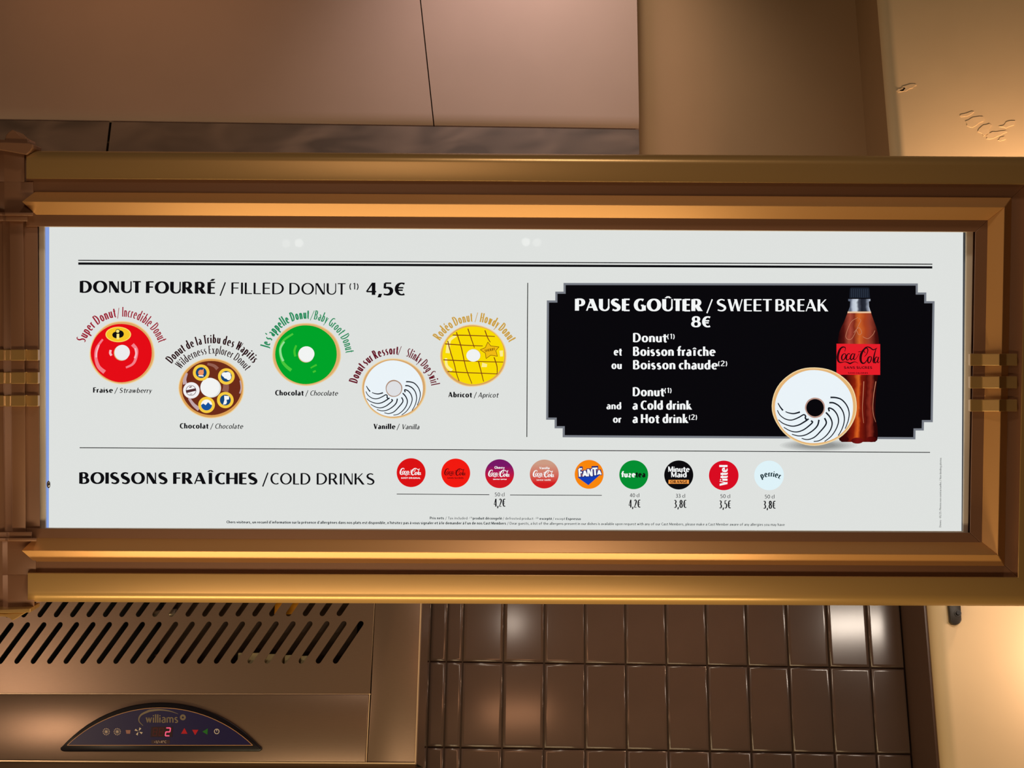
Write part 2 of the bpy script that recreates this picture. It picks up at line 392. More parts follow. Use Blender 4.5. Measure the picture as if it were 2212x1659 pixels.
# brown tiles below
wt = struct(thing('wall_tiles', wallp, kind='structure'))
wx = lambda px, py=1436: wallp.P(px, py).x
tx0 = wx(1087); tdx = (wx(1880) - tx0) / 9.0
zr = [wallp.P(1430, 1436).z, wallp.P(1430, 1621).z]; tdz = zr[0] - zr[1]
box('grout', (wx(905) - .6, .009, ztile_top - 1.6), (wx(1954), .12, ztile_top + .001), M_grout, wt)
def tile_mesh(w, h, t=.010, r=.007, name='tile'):
    """one glazed tile with a pillowed edge"""
    v = []; f = []; rings = []
    for k in range(5):
        a = k / 4 * math.pi / 2; ins = r * (1 - math.sin(a)); y = -t + r * (1 - math.cos(a)) if False else None
        ins = r * (1 - math.cos(a)); y = -(t - r * .55) - r * .55 * math.sin(a)
        rings.append([(-w / 2 + ins, y, -h / 2 + ins), (w / 2 - ins, y, -h / 2 + ins), (w / 2 - ins, y, h / 2 - ins), (-w / 2 + ins, y, h / 2 - ins)])
    rings.insert(0, [(-w / 2, 0, -h / 2), (w / 2, 0, -h / 2), (w / 2, 0, h / 2), (-w / 2, 0, h / 2)])
    for rg in rings: v += rg
    for k in range(len(rings) - 1):
        for i in range(4): f.append((k * 4 + i, k * 4 + (i + 1) % 4, (k + 1) * 4 + (i + 1) % 4, (k + 1) * 4 + i))
    n = len(rings) - 1; f.append((n * 4, n * 4 + 1, n * 4 + 2, n * 4 + 3))
    me = bpy.data.meshes.new(name); me.from_pydata(v, [], f); me.materials.append(M_tile)
    for p in me.polygons[:-1]: p.use_smooth = True
    return me
full = tile_mesh(tdx - .0035, tdz - .0035)
tilt = {(0, 0): (.05, .1), (8, 0): (0, 3.0), (0, 1): (0, 0)}
cols = [(tx0 + (k + .5) * tdx, full) for k in range(-1, 9)]
xe = wx(1954); wlast = xe - (tx0 + 9 * tdx); cols.append((tx0 + 9 * tdx + wlast / 2, tile_mesh(wlast - .0035, tdz - .0035)))
w2 = tx0 - tdx - wx(964); cols.append((wx(964) + w2 / 2, tile_mesh(w2 - .003, tdz - .0035)))
w3 = wx(964) - wx(928); cols.append((wx(928) + w3 / 2, tile_mesh(w3 - .003, tdz - .0035)))
cols.append((wx(928) - tdx / 2, full))
for ci, (x, me) in enumerate(cols):
    for row in range(-1, 3):
        o = bpy.data.objects.new('tile', me); COL.objects.link(o); o.parent = wt
        o.location = (x, .009, zr[0] + tdz * (.5 - row))
        ax, az = tilt.get((ci - 1, row), (random.uniform(-.25, .25), random.uniform(-.25, .25)))
        o.rotation_euler = (R(ax), 0, R(az))
# brown slab on the pier's side face, next to the tiles

PX0 = Plane((0, 3.46, 0), ID3).P(2012, 1317).x
tr = box('pier_side_1', (PX0 - .006, 3.50, ztile_top - 1.6), (PX0 + .001, YW + .02, ztile_top), M_pier_side); struct(tr)
# cream pier on the right, with a rounded front corner
YP = 3.46
pierp = Plane((0, YP, 0), ID3)
px0 = pierp.P(2012, 1317).x
v = []; seg = 8; rad = .035
prof = [(px0, .45), (px0, rad)] + [(px0 + rad * (1 - math.cos(a * math.pi / 2 / seg)), rad * (1 - math.sin(a * math.pi / 2 / seg))) for a in range(1, seg + 1)] + [(2.6, 0), (2.6, .45)]
n = len(prof); vv = [(x, y, .6) for x, y in prof] + [(x, y, 5.2) for x, y in prof]
ff = [(i, (i + 1) % n, n + (i + 1) % n, n + i) for i in range(n)] + [tuple(range(n))[::-1], tuple(range(n, 2 * n))]
pier = obj('wall_right', vv, ff, M_pier, None, smooth=False); pier.matrix_world = pierp.m; struct(pier)
for p in pier.data.polygons[:-2]: p.use_smooth = True
pier.data.materials.append(M_plaster); pier.data.polygons[0].material_index = 1  # side face takes the darker plaster colour, its shade painted in
em = pier.modifiers.new('es', 'EDGE_SPLIT'); em.split_angle = R(30)
# coated metal cladding panels on the upper wall
YC = 3.60
cp = Plane((0, YC, 0), ID3)
cl = thing('wall_cladding', cp, kind='structure')
ztop = 5.1
def clad(name, x0t, x0b, x1t, x1b, zt, zb, mat, y=0.0, hem=.035):
    """sheet whose lower edge is folded back in a soft hem"""
    s = 12; rows = [(zt, 0.0), (zb + hem + .004, 0.0)] + [(zb + hem * (1 - math.sin(a * math.pi / 2 / s)), hem * .55 * (1 - math.cos(a * math.pi / 2 / s))) for a in range(s + 1)] if hem else [(zt, 0), (zb, 0)]
    v = []
    for z, yy in rows:
        t = (zt - z) / (zt - zb); v += [(x0t + (x0b - x0t) * t, y + yy, z), (x1t + (x1b - x1t) * t, y + yy, z)]
    f = [(2 * i, 2 * i + 2, 2 * i + 3, 2 * i + 1) for i in range(len(rows) - 1)]
    o = obj(name, v, f, mat, cl); m = o.modifiers.new('s', 'SOLIDIFY'); m.thickness = .004; m.offset = -1
    return o
zc = cp.P(937, 269).z
def cxz(px, py): p = cp.P(px, py); return p.x
xs_b = cxz(937, 268); xs_0 = cxz(908, 0); z0 = cp.P(908, 0).z; xs_t = xs_b + (xs_0 - xs_b) * (ztop - zc) / (z0 - zc)
g = .0016
x1380 = cxz(1381, 290)
clad('panel', -2.2, -2.2, xs_t - g, xs_b - g, ztop, zc + .002, M_clad)
clad('panel', xs_t + g, xs_b + g, x1380, x1380, ztop, zc + .002, M_clad)
zlow = zc - .45
x235a = cxz(237, 258); x235b = cxz(231, 322)
clad('lower_panel', -2.2, -2.2, x235a - .0035, x235a - .0035, zc - .001, zlow, M_clad_strip, .010, 0)
clad('lower_panel', x235a + .0035, x235a + .0035, x1380, x1380, zc - .001, zlow, M_clad_strip, .010, 0)

# ================================================================== MENU BOARD
RS = CAMROT @ (Matrix.Rotation(R(-.294), 3, 'Z') @ Matrix.Rotation(R(.296), 3, 'Y') @ Matrix.Rotation(R(2.305), 3, 'X'))
# columns of RS: x right, y up, z towards the camera -> frame X right, Z up, Y into the wall
RL = Matrix((RS.col[0], -RS.col[2], RS.col[1])).transposed()
SO = CAMLOC + CAMROT @ (Vector((-16 / F, 9.5 / F, -1)) * 2.5)
SP = Plane(SO, RL); Q = SP.P
board = thing('menu_board', SP, 'wide backlit white snack menu in a stepped gold and bronze frame', 'menu board')
def yz(py, d, px=1100): return Q(px, py, d).z
def xx(px, d, py=820): return Q(px, py, d).x

# back housing and backlit panel
box('housing', (xx(60, 0), .006, yz(335, 0)), (xx(2290, 0), .10, yz(1300, 0)), M_bronze, board)
DP = .004
slab('light_panel', [Q(106.5, 490, DP), Q(105.5, 1141, DP), Q(2077, 1148, DP), Q(2080.5, 500, DP)], .003, glow((226, 229, 226)), board, label='white backlit menu sheet')
slab('light_strip', [Q(95, 490, DP), Q(99, 1141, DP), Q(105.5, 1141, DP), Q(106.5, 490, DP)], .003, glow((136, 162, 226)), board, label='bluish lit strip at the left edge of the sheet')
slab('edge_strip', [Q(2080.5, 500, DP), Q(2077, 1148, DP), Q(2082, 1148, DP), Q(2089, 500, DP)], .003, pbr('dark_blue_strip', (110, 132, 170), .3, .2), board, label='dark blue strip at the right edge')
# aluminium reveal around the sheet
for nm, pts in (('reveal', [(83, 488), (85, 1145), (98.5, 1145), (96, 488)]), ('reveal', [(2103, 499), (2087.5, 499), (2080.5, 1152), (2092, 1152)]),
                ('reveal', [(83, 484), (83, 490), (2103, 501.5), (2103, 495)]), ('reveal', [(85, 1140.5), (85, 1147), (2092, 1154), (2092, 1148)])):
    slab(nm, [Q(x, y, .009) for x, y in pts], .012, M_edge, board, .0015)
# moulded frame, one profile of stations: (y top, y bottom, x right, depth)
def frame_run(base, stations, mat, xl_top, xl_bot, ends=None, smooth=False, bev=0.0):
    """sweep stations around top, right and bottom with mitred corners; every side is its own part"""
    n = len(stations)
    T = []; B = []; TR = []; BR = []; TL = []; BL = []
    for i, (yt, yb, xr, d) in enumerate(stations):
        zt, zb, x = yz(yt, d), yz(yb, d), xx(xr, d)
        TR.append(Vector((x, -d, zt))); BR.append(Vector((x, -d, zb)))
        a = xl_top[i] if isinstance(xl_top, (list, tuple)) else xl_top; b = xl_bot[i] if isinstance(xl_bot, (list, tuple)) else xl_bot
        TL.append(Vector((Q(a, yt, d).x, -d, zt))); BL.append(Vector((Q(b, yb, d).x, -d, zb)))
    for nm, A, Bq in ((base, TL, TR), (base, TR, BR), (base, BR, BL)):
        v = A + Bq; f = [(i, i + 1, n + i + 1, n + i) for i in range(n - 1)]
        # closing face at the back and the ends
        f.append((n - 1, 0, n, 2 * n - 1)); f.append(tuple(range(n))[::-1]); f.append(tuple(range(n, 2 * n)))
        o = obj(nm, v, f, mat, board)
        import bmesh as _b
        bm = _b.new(); bm.from_mesh(o.data); _b.ops.recalc_face_normals(bm, faces=bm.faces); bm.to_mesh(o.data); bm.free()
        if bev:
            bevel(o, bev, 2)
            for p in o.data.polygons: p.use_smooth = False
D1 = .030
# flat sight board next to the sheet
frame_run('sight_board', [(495, 1146, 2101, .0), (495, 1146, 2101, D1), (390.5, 1244, 2209, D1), (390.5, 1244, 2209, .0)], M_bronze, 56, 56, bev=.001)
# projecting moulding ridge
frame_run('moulding', [(470, 1166.5, 2127, D1 - .004), (470, 1166.5, 2127, D1), (441.5, 1194, 2163, .048), (420, 1218, 2178, D1), (420, 1218, 2178, D1 - .004)], M_mould,
          [78, 78, 47, 76, 76], [76, 76, 46, 74, 74], bev=.0008)
# outer rails
frame_run('outer_rail', [(393, 1240.5, 2206, .02), (392, 1242, 2207, .042), (390.5, 1243.5, 2208.5, .043), (352, 1281, 2256, .043), (345.5, 1288, 2262, .042), (340, 1294.5, 2268, .039), (336, 1300, 2273, .033), (333.5, 1303.3, 2276, .025), (332.3, 1304.5, 2277, .016), (332, 1304.5, 2278, .0)], M_gold, 57, 60)
for o in [o for o in board.children if o.name.startswith('outer_rail')]:
    for p in o.data.polygons: p.use_smooth = True
    m = o.modifiers.new('es', 'EDGE_SPLIT'); m.split_angle = R(35)
    bv = o.modifiers.new('bevel', 'BEVEL'); bv.width = .0012; bv.segments = 2; bv.limit_method = 'ANGLE'; bv.angle_limit = R(60)
# raised bands across the side mouldings
def band(name, prof, y0, y1, slope=0.0):
    """prof [(px x, depth)] front line of the plate"""
    v = []; 
    for (x, d) in prof: v.append(Q(x, y0 + slope * x, d))
    for (x, d) in prof: v.append(Q(x, y1 + slope * x, d))
    n = len(prof)
    for (x, d) in prof: p = Q(x, y0 + slope * x, d).copy(); v.append(Vector((p.x, p.y + .012, p.z)))
    for (x, d) in prof: p = Q(x, y1 + slope * x, d).copy(); v.append(Vector((p.x, p.y + .012, p.z)))
    f = []
    for i in range(n - 1):
        f += [(i, n + i, n + i + 1, i + 1), (2 * n + i, 2 * n + i + 1, 3 * n + i + 1, 3 * n + i), (i, i + 1, 2 * n + i + 1, 2 * n + i), (n + i, 3 * n + i, 3 * n + i + 1, n + i + 1)]
    f += [(0, 2 * n, 3 * n, n), (n - 1, 2 * n - 1, 4 * n - 1, 3 * n - 1)]
    o = obj(name, v, f, M_gold, board)
    import bmesh as _b
    bm = _b.new(); bm.from_mesh(o.data); _b.ops.recalc_face_normals(bm, faces=bm.faces); bm.to_mesh(o.data); bm.free()
    bevel(o, .0012, 2)
    for p in o.data.polygons: p.use_smooth = False
for y0, y1 in ((764, 790), (813, 839), (863, 889)):
    band('raised_band', [(2096, .036), (2122, .036), (2159, .058), (2174, .038), (2198, .036)], y0, y1)

# ---- left post (decorative pilaster between two boards)
post = board
def column(name, prof, y0, y1, mat=M_bronze, bev=.001, yslope=0.0):
    """vertical piece with plan profile [(px x, depth)]"""
    n = len(prof); x_of = lambda px, d: Q(px, 820, d).x
    v = [Vector((x_of(x, d), -d, Q(40, y0, d).z)) for x, d in prof] + [Vector((x_of(x, d), -d, Q(40, y1, d).z)) for x, d in prof]
    f = [(i, (i + 1) % n, n + (i + 1) % n, n + i) for i in range(n)] + [tuple(range(n)), tuple(range(n, 2 * n))[::-1]]
    o = obj(name, v, f, mat, post)
    import bmesh as _b
    bm = _b.new(); bm.from_mesh(o.data); _b.ops.recalc_face_normals(bm, faces=bm.faces); bm.to_mesh(o.data); bm.free()
    if bev: bevel(o, bev)
    return o
post = column('post', [(-60, .0), (-60, .024), (84, .024), (84, .0)], 330, 1300)
column('shaft', [(-60, .02), (8, .024), (9, .030), (23, .034), (23.5, .040), (53, .040), (54, .01), (-60, .01)], 478, 1166)
column('collar', [(-60, .02), (10, .036), (16, .050), (62, .050), (63, .01), (-60, .01)], 466, 478)
column('collar', [(-60, .02), (8, .040), (14, .056), (74, .056), (75, .01), (-60, .01)], 459, 466)
column('collar', [(-60, .02), (10, .036), (16, .050), (66, .050), (67, .01), (-60, .01)], 1149, 1162)
column('collar', [(-60, .02), (8, .040), (14, .056), (76, .056), (77, .01), (-60, .01)], 1162, 1169)
column('block', [(-60, .02), (2, .024), (13, .032), (57, .032), (58, .0), (-60, .0)], 311, 393)
column('block', [(-60, .02), (2, .024), (13, .032), (76, .032), (77, .0), (-60, .0)], 392.5, 460)
column('block', [(-60, .02), (2, .024), (13, .032), (75, .032), (76, .0), (-60, .0)], 1168, 1242)
column('block', [(-60, .02), (2, .024), (13, .032), (70, .032), (71, .0), (-60, .0)], 1241.5, 1318)
def finial(name, outline, d0, d1, mat):
    v = [Q(x, y, d0) for (x, y) in outline]; n = len(v); v += [Vector((p.x, .0, p.z)) for p in v]
    f = [tuple(range(n)), tuple(range(n, 2 * n))[::-1]] + [(i, (i + 1) % n, n + (i + 1) % n, n + i) for i in range(n)]
    o = obj(name, v, f, mat, post)
    import bmesh as _b
    bm = _b.new(); bm.from_mesh(o.data); _b.ops.recalc_face_normals(bm, faces=bm.faces); bm.to_mesh(o.data); bm.free()
    bevel(o, .0012)
    for p in o.data.polygons: p.use_smooth = False
    return o
finial('cap', [(-30, 312), (-30, 304), (-12, 300), (10, 302), (13, 291), (20, 284), (26, 280), (34, 283), (42, 291), (52, 297), (60, 300), (61, 306), (61, 312)], .040, 0, M_bronze)
finial('cap_lip', [(-30, 318), (-30, 307), (12, 307), (62, 309), (71, 312), (70, 320), (64, 328), (57, 334)], .047, 0, M_bronze)
finial('foot', [(-30, 1318), (66, 1314), (66, 1323), (14, 1325), (-30, 1324)], .050, 0, M_gold)
finial('foot', [(-30, 1324), (12, 1326), (56, 1323), (44, 1331), (34, 1337), (27, 1341), (20, 1335), (10, 1332), (-30, 1332)], .042, 0, M_gold)
# bands over the post
keep = board
for y0, y1 in ((755, 779), (804, 829), (854, 878)):
    sv = board; board = post
    band('raised_band', [(-60, .030), (8, .031), (10, .036), (23, .040), (24, .047), (54, .047), (56, .032), (82, .032)], y0, y1)
    board = sv

# ------------------------------------------------------------------ printed sheet
K = (14, 14, 17); WH = (248, 250, 250); DPT = DP + .0006; LY = .0005
def lettering(polys, col=K, lay=1, label=None, parent=None, name='lettering', k=1.0):
    return printed(name, SP, polys, col, DPT + LY * lay, parent or board, label, k)
# rules
lettering([line_poly(169, 562.4, 2014, 570.6, 2.0), line_poly(169, 569.3, 2014, 577.6, 5.0)], name='header_rule')
lettering([line_poly(172, 967.2, 2009, 977.2, 1.7)], name='divider_rule')
lettering([line_poly(1140, 611, 1138, 944, 1.8)], name='divider_rule')
lettering([line_poly(857, 1067.3, 1057, 1068.6, 1.4), line_poly(1101.8, 1069.2, 1300, 1070, 1.4)], name='price_rule')
def T(text, x0, y0, x1, y1, cap, bold=.22, thin=.075, col=K, lay=1, **kw):
    return text_polys(text, x0, y0, x1, y1, cap, bold, thin, **kw)
HB = dict(bold=.31, thin=.115, gap=.095)
# headings
lettering(T('DONUT', 172.2, 632, 303.5, 632.8, 25, **HB) + T('FOURRÉ', 315, 633, 464.8, 634.6, 25, **HB)
          + [line_poly(475.5, 639, 486.8, 609.8, 2.8)] + T('FILLED', 499.7, 634.8, 613, 635.6, 24.5, .18, .085) + T('DONUT', 625, 635.8, 745.7, 636.6, 24.5, .18, .085)
          + T('(1)', 754.6, 625, 774.4, 625.3, 14, .16, .1) + T('4,5€', 790, 637, 874.6, 637.6, 26.5, .29, .12, gap=.09), name='heading')
lettering(T('BOISSONS', 171, 1044.8, 362, 1045.2, 24.3, **HB) + T('FRAÎCHES', 373.8, 1045.3, 556.2, 1046, 24.3, **HB)
          + [line_poly(567.5, 1051, 578.8, 1021, 2.8)] + T('COLD', 584, 1046.2, 670.5, 1046.5, 24.3, .18, .085) + T('DRINKS', 684, 1046.5, 808.9, 1046.9, 24.3, .18, .085), name='heading')
# black stepped box
def stepped(e):
    return [(1217.3 + e, 611.2 + e), (1982.7 - e, 612.3 + e), (1982.7 - e, 631.7 + e), (2001 - e, 631.7 + e), (2001 - e, 650.5 + e), (2018.9 - e, 650.5 + e),
            (2015 - e, 912 - e), (1996 - e, 912 - e), (1995.6 - e, 930 - e), (1977.9 - e, 930 - e), (1977.5 - e, 949 - e), (1215.3 + e, 944.6 - e), (1215.4 + e, 925.2 - e), (1198 + e, 925.2 - e), (1198 + e, 906.7 - e), (1179.7 + e, 906.7 - e),
            (1181.2 + e, 649 + e), (1199.5 + e, 649 + e), (1199.5 + e, 630 + e), (1217.3 + e, 630 + e)]
so, si = stepped(0), stepped(4.6)
def poly_print(name, pts, col, depth, mat=None, parent=None, label=None):
    o = obj(name, [Q(x, y, depth) for x, y in pts], [tuple(range(len(pts)))], mat or glow(col), parent or board, label=label); return o
nn = len(so)
pb = lettering([si], (9, 8, 12), 1, 'black box with stepped corners', name='offer_box')
lettering([[so[i], so[(i + 1) % nn], si[(i + 1) % nn], si[i]] for i in range(nn)], (122, 126, 134), 1, name='offer_border')
LW = dict(bold=.255, thin=.125, gap=.105)
lettering(T('PAUSE', 1242, 671, 1360, 671.4, 25.5, .34, .125, gap=.095) + T('GOÛTER', 1369, 671.4, 1518, 672, 25.5, .34, .125, gap=.095) + [line_poly(1527, 676.5, 1538.6, 646.5, 2.8)]
          + T('SWEET', 1548.2, 672, 1666.4, 672.3, 25.8, .22, .09, gap=.11) + T('BREAK', 1675, 672.3, 1789.3, 672.6, 25.8, .22, .09, gap=.11) + T('8€', 1493, 706.2, 1534.7, 706.4, 22.5, .3, .13, gap=.09),
          WH, 2, name='heading')
offer = []
for t, a, b, y, c in (('Donut', 1367.4, 1440.6, 738.7, 19), ('Boisson fraîche', 1367.4, 1545.8, 768.3, 19), ('et', 1325.7, 1343, 767.3, 16), ('Boisson chaude', 1367.4, 1550.7, 797.3, 19), ('ou', 1320.8, 1343, 796.6, 16),
                      ('Donut', 1366.8, 1434.8, 855.4, 18.6), ('a Cold drink', 1366.3, 1495, 884.4, 18.6), ('and', 1310, 1342.2, 883.7, 14.5), ('a Hot drink', 1366.3, 1487.4, 913.4, 18.6), ('or', 1324, 1341.8, 912.7, 15)):
    offer += T(t, a, y, b, y + .3, c, **LW)
for t, a, b, y in (('(1)', 1441.2, 1457.3, 732), ('(2)', 1551.2, 1570.8, 790.5), ('(1)', 1435.3, 1450.6, 848.6), ('(2)', 1488, 1505.7, 906.5)):
    offer += T(t, a, y, b, y, 11, .19, .12)
lettering(offer, WH, 2, name='offer_lettering')

# donut pictures
def picture(name, label):
    o = obj(name, [], [], None, board); return o
def donut(nm, label, cx, cy, rx, ry, gx, gy, grx, gry, gcol, hx, hy, hr, dough=(226, 172, 104), rim=(244, 214, 160), seed=1, hry=None, shadow=True):
    o = lettering(ring(cx, cy, rx, ry, hr, hry or hr, 60, .006, seed), rim, 1, label, name=nm)
    lettering(ring(cx - .2, cy, rx - 2.0, ry - 2.0, hr, hry or hr, 60, .006, seed), dough, 1.5, None, o, 'dough')
    lettering(ring(gx, gy, grx, gry, hr + .2, (hry or hr) + .2, 60, .005, seed + 3), gcol, 2, None, o, 'glaze')
    return o
def hls(curves, col, lay, parent):
    for c in curves: lettering(c, col, lay, None, parent, 'highlight')
def hl(o, pts, t, col, lay=2.5, t1=None): return curve_poly(pts, t, t1)
BL = .16; TH = .06
# strawberry
d = donut('printed_donut', 'red glazed donut picture with a yellow oval', 264, 762, 70.5, 68.5, 262.5, 762.5, 66, 63, (232, 12, 22), 264, 761, 16.5, seed=2)
hls([curve_poly([(222, 733), (209, 752), (207, 772), (213, 792), (226, 804)], 4, 9), curve_poly([(286, 744), (295, 756), (293, 775), (286, 787), (272, 794)], 8, 4)], (246, 130, 140), 2.6, d)
hls([curve_poly([(214, 745), (209, 760), (208, 772)], 3, 4), curve_poly([(292, 752), (294, 764), (291, 774)], 4, 4), curve_poly([(239, 756), (238, 763), (241, 768)], 5, 5)], (252, 190, 196), 2.8, d)
lettering([ellipse(264, 761, 16.5, 16, 36)], (240, 240, 240), 2.8, None, d, 'hole')
lettering([ellipse(255.5, 722.5, 27.6, 16.6, 40)], (253, 226, 110), 3, None, d, 'badge')
lettering([ellipse(255.5, 722.5, 25.6, 15, 40)], (250, 202, 40), 3.3, None, d, 'badge')
lettering([ellipse(252, 723.5, 9.5, 7.2, 30), ellipse(258.5, 721.5, 9, 8, 30), ellipse(254.5, 715.5, 5, 4.6, 24)], K, 3.6, None, d, 'emblem')
lettering([ellipse(254.3, 715.5, 3.6, 3.4, 24), [(252, 721.3), (257.6, 721.0), (257.4, 733), (251.8, 733)]], (254, 232, 130), 3.9, None, d, 'emblem')
lettering(arc_polys('Super Donut', 263, 768, 84, -71, -8, 21, .15, .07) + [line_poly(254, 688, 257, 665, 1.2)] + arc_polys('Incredible Donut', 263, 768, 84, 0.5, 71, 21, .115, .06), (158, 26, 48), 1, 'dark red arched lettering', name='caption')
# chocolate
d = donut('printed_donut', 'brown glazed donut picture with five round badges', 457, 838.4, 71, 65, 457, 838, 64.5, 58.5, (110, 44, 26), 453.4, 836.7, 20.5, dough=(222, 160, 84), seed=5)
hls([curve_poly([(404, 806), (399, 820), (400, 830)], 4, 10), curve_poly([(408, 860), (418, 874), (430, 884)], 5, 9), curve_poly([(519, 822), (521, 838), (518, 850)], 3, 3)], (196, 168, 172), 2.6, d)
hls([curve_poly([(488, 830), (488, 838), (486, 846)], 12, 14), curve_poly([(448, 786), (462, 790), (470, 797)], 5, 8)], (150, 96, 82), 2.5, d)
lettering([ellipse(453.4, 836.7, 20.6, 20.6, 40)], (246, 247, 246), 2.8, None, d, 'hole')
for bx, by, kind in ((434.6, 804.9, 'fire'), (488.9, 813.1, 'cloud'), (486.7, 864.2, 'axe'), (446.2, 874.7, 'hill')):
    b_ = lettering([ellipse(bx, by, 18, 17.6, 36)], (250, 206, 66), 3, None, d, 'badge')
    if kind == 'hill': lettering([ellipse(bx, by, 12, 11.8, 32)], (250, 250, 244), 3.4, None, b_, 'badge_field'); lettering([ellipse(bx, by + .2, 11.8, 11.6, 32)[0:17] + [(bx - 7, by - 3), (bx - 2, by + .5), (bx + 3.5, by - 6), (bx + 8, by - 1)]], (22, 84, 158), 3.7, None, b_, 'badge_picture')
    else:
        lettering([ellipse(bx, by, 11.8, 11.6, 32)], (22, 70, 122), 3.4, None, b_, 'badge_field')
        if kind == 'cloud': lettering([ellipse(bx - 4, by - 4, 6, 5), ellipse(bx + 3, by - 4, 6.5, 5.5), ellipse(bx + 5, by + 1.5, 5.5, 6.5), ellipse(bx, by, 6, 5)], WH, 3.7, None, b_, 'badge_picture')
        if kind == 'fire': lettering([ellipse(bx - .5, by, 6, 6.2), [(bx + 1, by - 3), (bx + 5, by - 9), (bx + 5.5, by), (bx - 4, by)]], (240, 150, 100), 3.7, None, b_, 'badge_picture'); lettering([line_poly(bx - 6, by + 6.5, bx + 5, by + 7.2, 2.6)], WH, 3.9, None, b_, 'badge_picture')
        if kind == 'axe': lettering([[(bx - 2.5, by - 9.5), (bx + 8, by - 8.5), (bx + 8, by - 1.5), (bx + 2.5, by - .5), (bx + 3.5, by + 5), (bx + 1.5, by + 9), (bx - 5, by + 10), (bx - 2, by)]], WH, 3.7, None, b_, 'badge_picture')
b_ = lettering([ellipse(413.4, 843.2, 17.8, 17.6, 36)], (246, 244, 246), 3, None, d, 'badge')
lettering(ring(412.6, 843.5, 11.2, 11.2, 10.2, 10.2, 32) + [[(402, 843), (423, 838.5), (424, 844), (403, 849)]] + [line_poly(409, 837, 414, 835, 2), line_poly(410, 852, 415, 851, 1.2)], (84, 48, 52), 3.4, None, b_, 'badge_picture')
lettering(arc_polys('Donut de la Tribu des Wapitis', 459, 851, 109.5, -53.5, 53, 18.5, .165, .075), (40, 12, 16), 1, name='caption')
lettering(arc_polys('Wilderness Explorer Donut', 459, 851, 87, -52, 55, 17.5, .12, .06), (40, 16, 20), 1, name='caption')
# green
d = donut('printed_donut', 'bright green glazed donut picture', 662, 765.5, 74, 68, 661, 766, 66.5, 63.5, (0, 166, 42), 662, 764.3, 17, dough=(226, 176, 112), seed=8, rim=(238, 206, 150))
hls([curve_poly([(633, 721), (612, 736), (605, 756), (609, 778), (617, 790), (629, 800)], 4, 7)], (76, 200, 62), 2.5, d)
hls([curve_poly([(614, 738), (606, 752), (607, 768), (612, 780)], 4, 5)], (150, 226, 150), 2.7, d)
hls([curve_poly([(640, 746), (636, 758), (638, 770)], 4, 5), curve_poly([(671, 795), (678, 791), (684, 788)], 3, 4), curve_poly([(676, 804), (682, 801)], 4, 4)], (70, 196, 50), 2.5, d)
lettering([ellipse(662, 764.3, 17.2, 16.2, 36)], (246, 248, 247), 2.8, None, d, 'hole')
lettering(arc_polys("Je s'appelle Donut", 663, 773, 84.5, -76, 3, 20, .16, .07) + [line_poly(670, 692, 679, 671, 1.2)] + arc_polys('Baby Groot Donut', 663, 773, 84.5, 10, 83, 20, .12, .06), (36, 142, 92), 1, 'green arched lettering', name='caption')
# white swirl donuts
SW = [[(250,750),(290,820),(340,885)], [(385,905),(450,930),(540,940),(645,912)], [(240,880),(290,970),(390,1040),(500,1055),(620,1010),(710,960),(745,985),(740,1020),(765,1050)],
      [(260,1050),(350,1120),(500,1165),(620,1145),(720,1090),(800,1035)], [(355,1185),(460,1245),(580,1270),(700,1235),(800,1165),(870,1095),(840,1070)], [(500,1310),(620,1340),(750,1320),(880,1240),(960,1150),(985,1050)],
      [(675,1385),(780,1405),(900,1365),(1010,1260),(1115,1120),(1085,1020)], [(890,1440),(1000,1420),(1120,1330),(1200,1210),(1220,1100),(1180,1000),(1110,920)], [(1085,1440),(1200,1350),(1290,1220),(1335,1080),(1310,960),(1240,870),(1160,840),(1170,900)],
      [(1330,1335),(1400,1210),(1440,1060),(1420,920),(1350,810),(1250,750),(1170,745)], [(1455,1210),(1510,1060),(1525,920),(1480,790),(1390,690),(1290,655),(1190,650)]]
def swirl(d, cx, cy, s, lay):
    P = []
    for c in SW: P += curve_poly([(cx + (x - 904) / 8.295 * s, cy + (y - 809) / 8.295 * s * 1.0) for x, y in c], 1.3 * s + .5, 3.2 * s + .3, 5)
    lettering(P, (18, 24, 34), lay, None, d, 'icing_stripe')
d = donut('printed_donut', 'white glazed donut picture with black stripes on the left list', 851, 839, 69.6, 65.2, 850, 839.5, 63.6, 60.8, (238, 247, 252), 851, 839, 16, dough=(218, 170, 112), seed=11)
lettering(ring(851, 839, 18, 18.4, 15.6, 15.6, 36, .01, 3), (176, 142, 120), 2.6, None, d, 'inner_rim')
lettering([ellipse(851, 839.5, 16, 16, 36)], (226, 227, 230), 2.8, None, d, 'hole')
swirl(d, 851, 839, .757, 3)
lettering(arc_polys('Donut sur Ressort', 851, 847, 81.5, -77, 6, 19, .17, .07) + [line_poly(860, 767, 867, 748, 1.2)] + arc_polys('Slinky Dog Swirl', 851, 847, 81.5, 18, 80, 19, .12, .06), (104, 18, 36), 1, 'maroon arched lettering', name='caption')
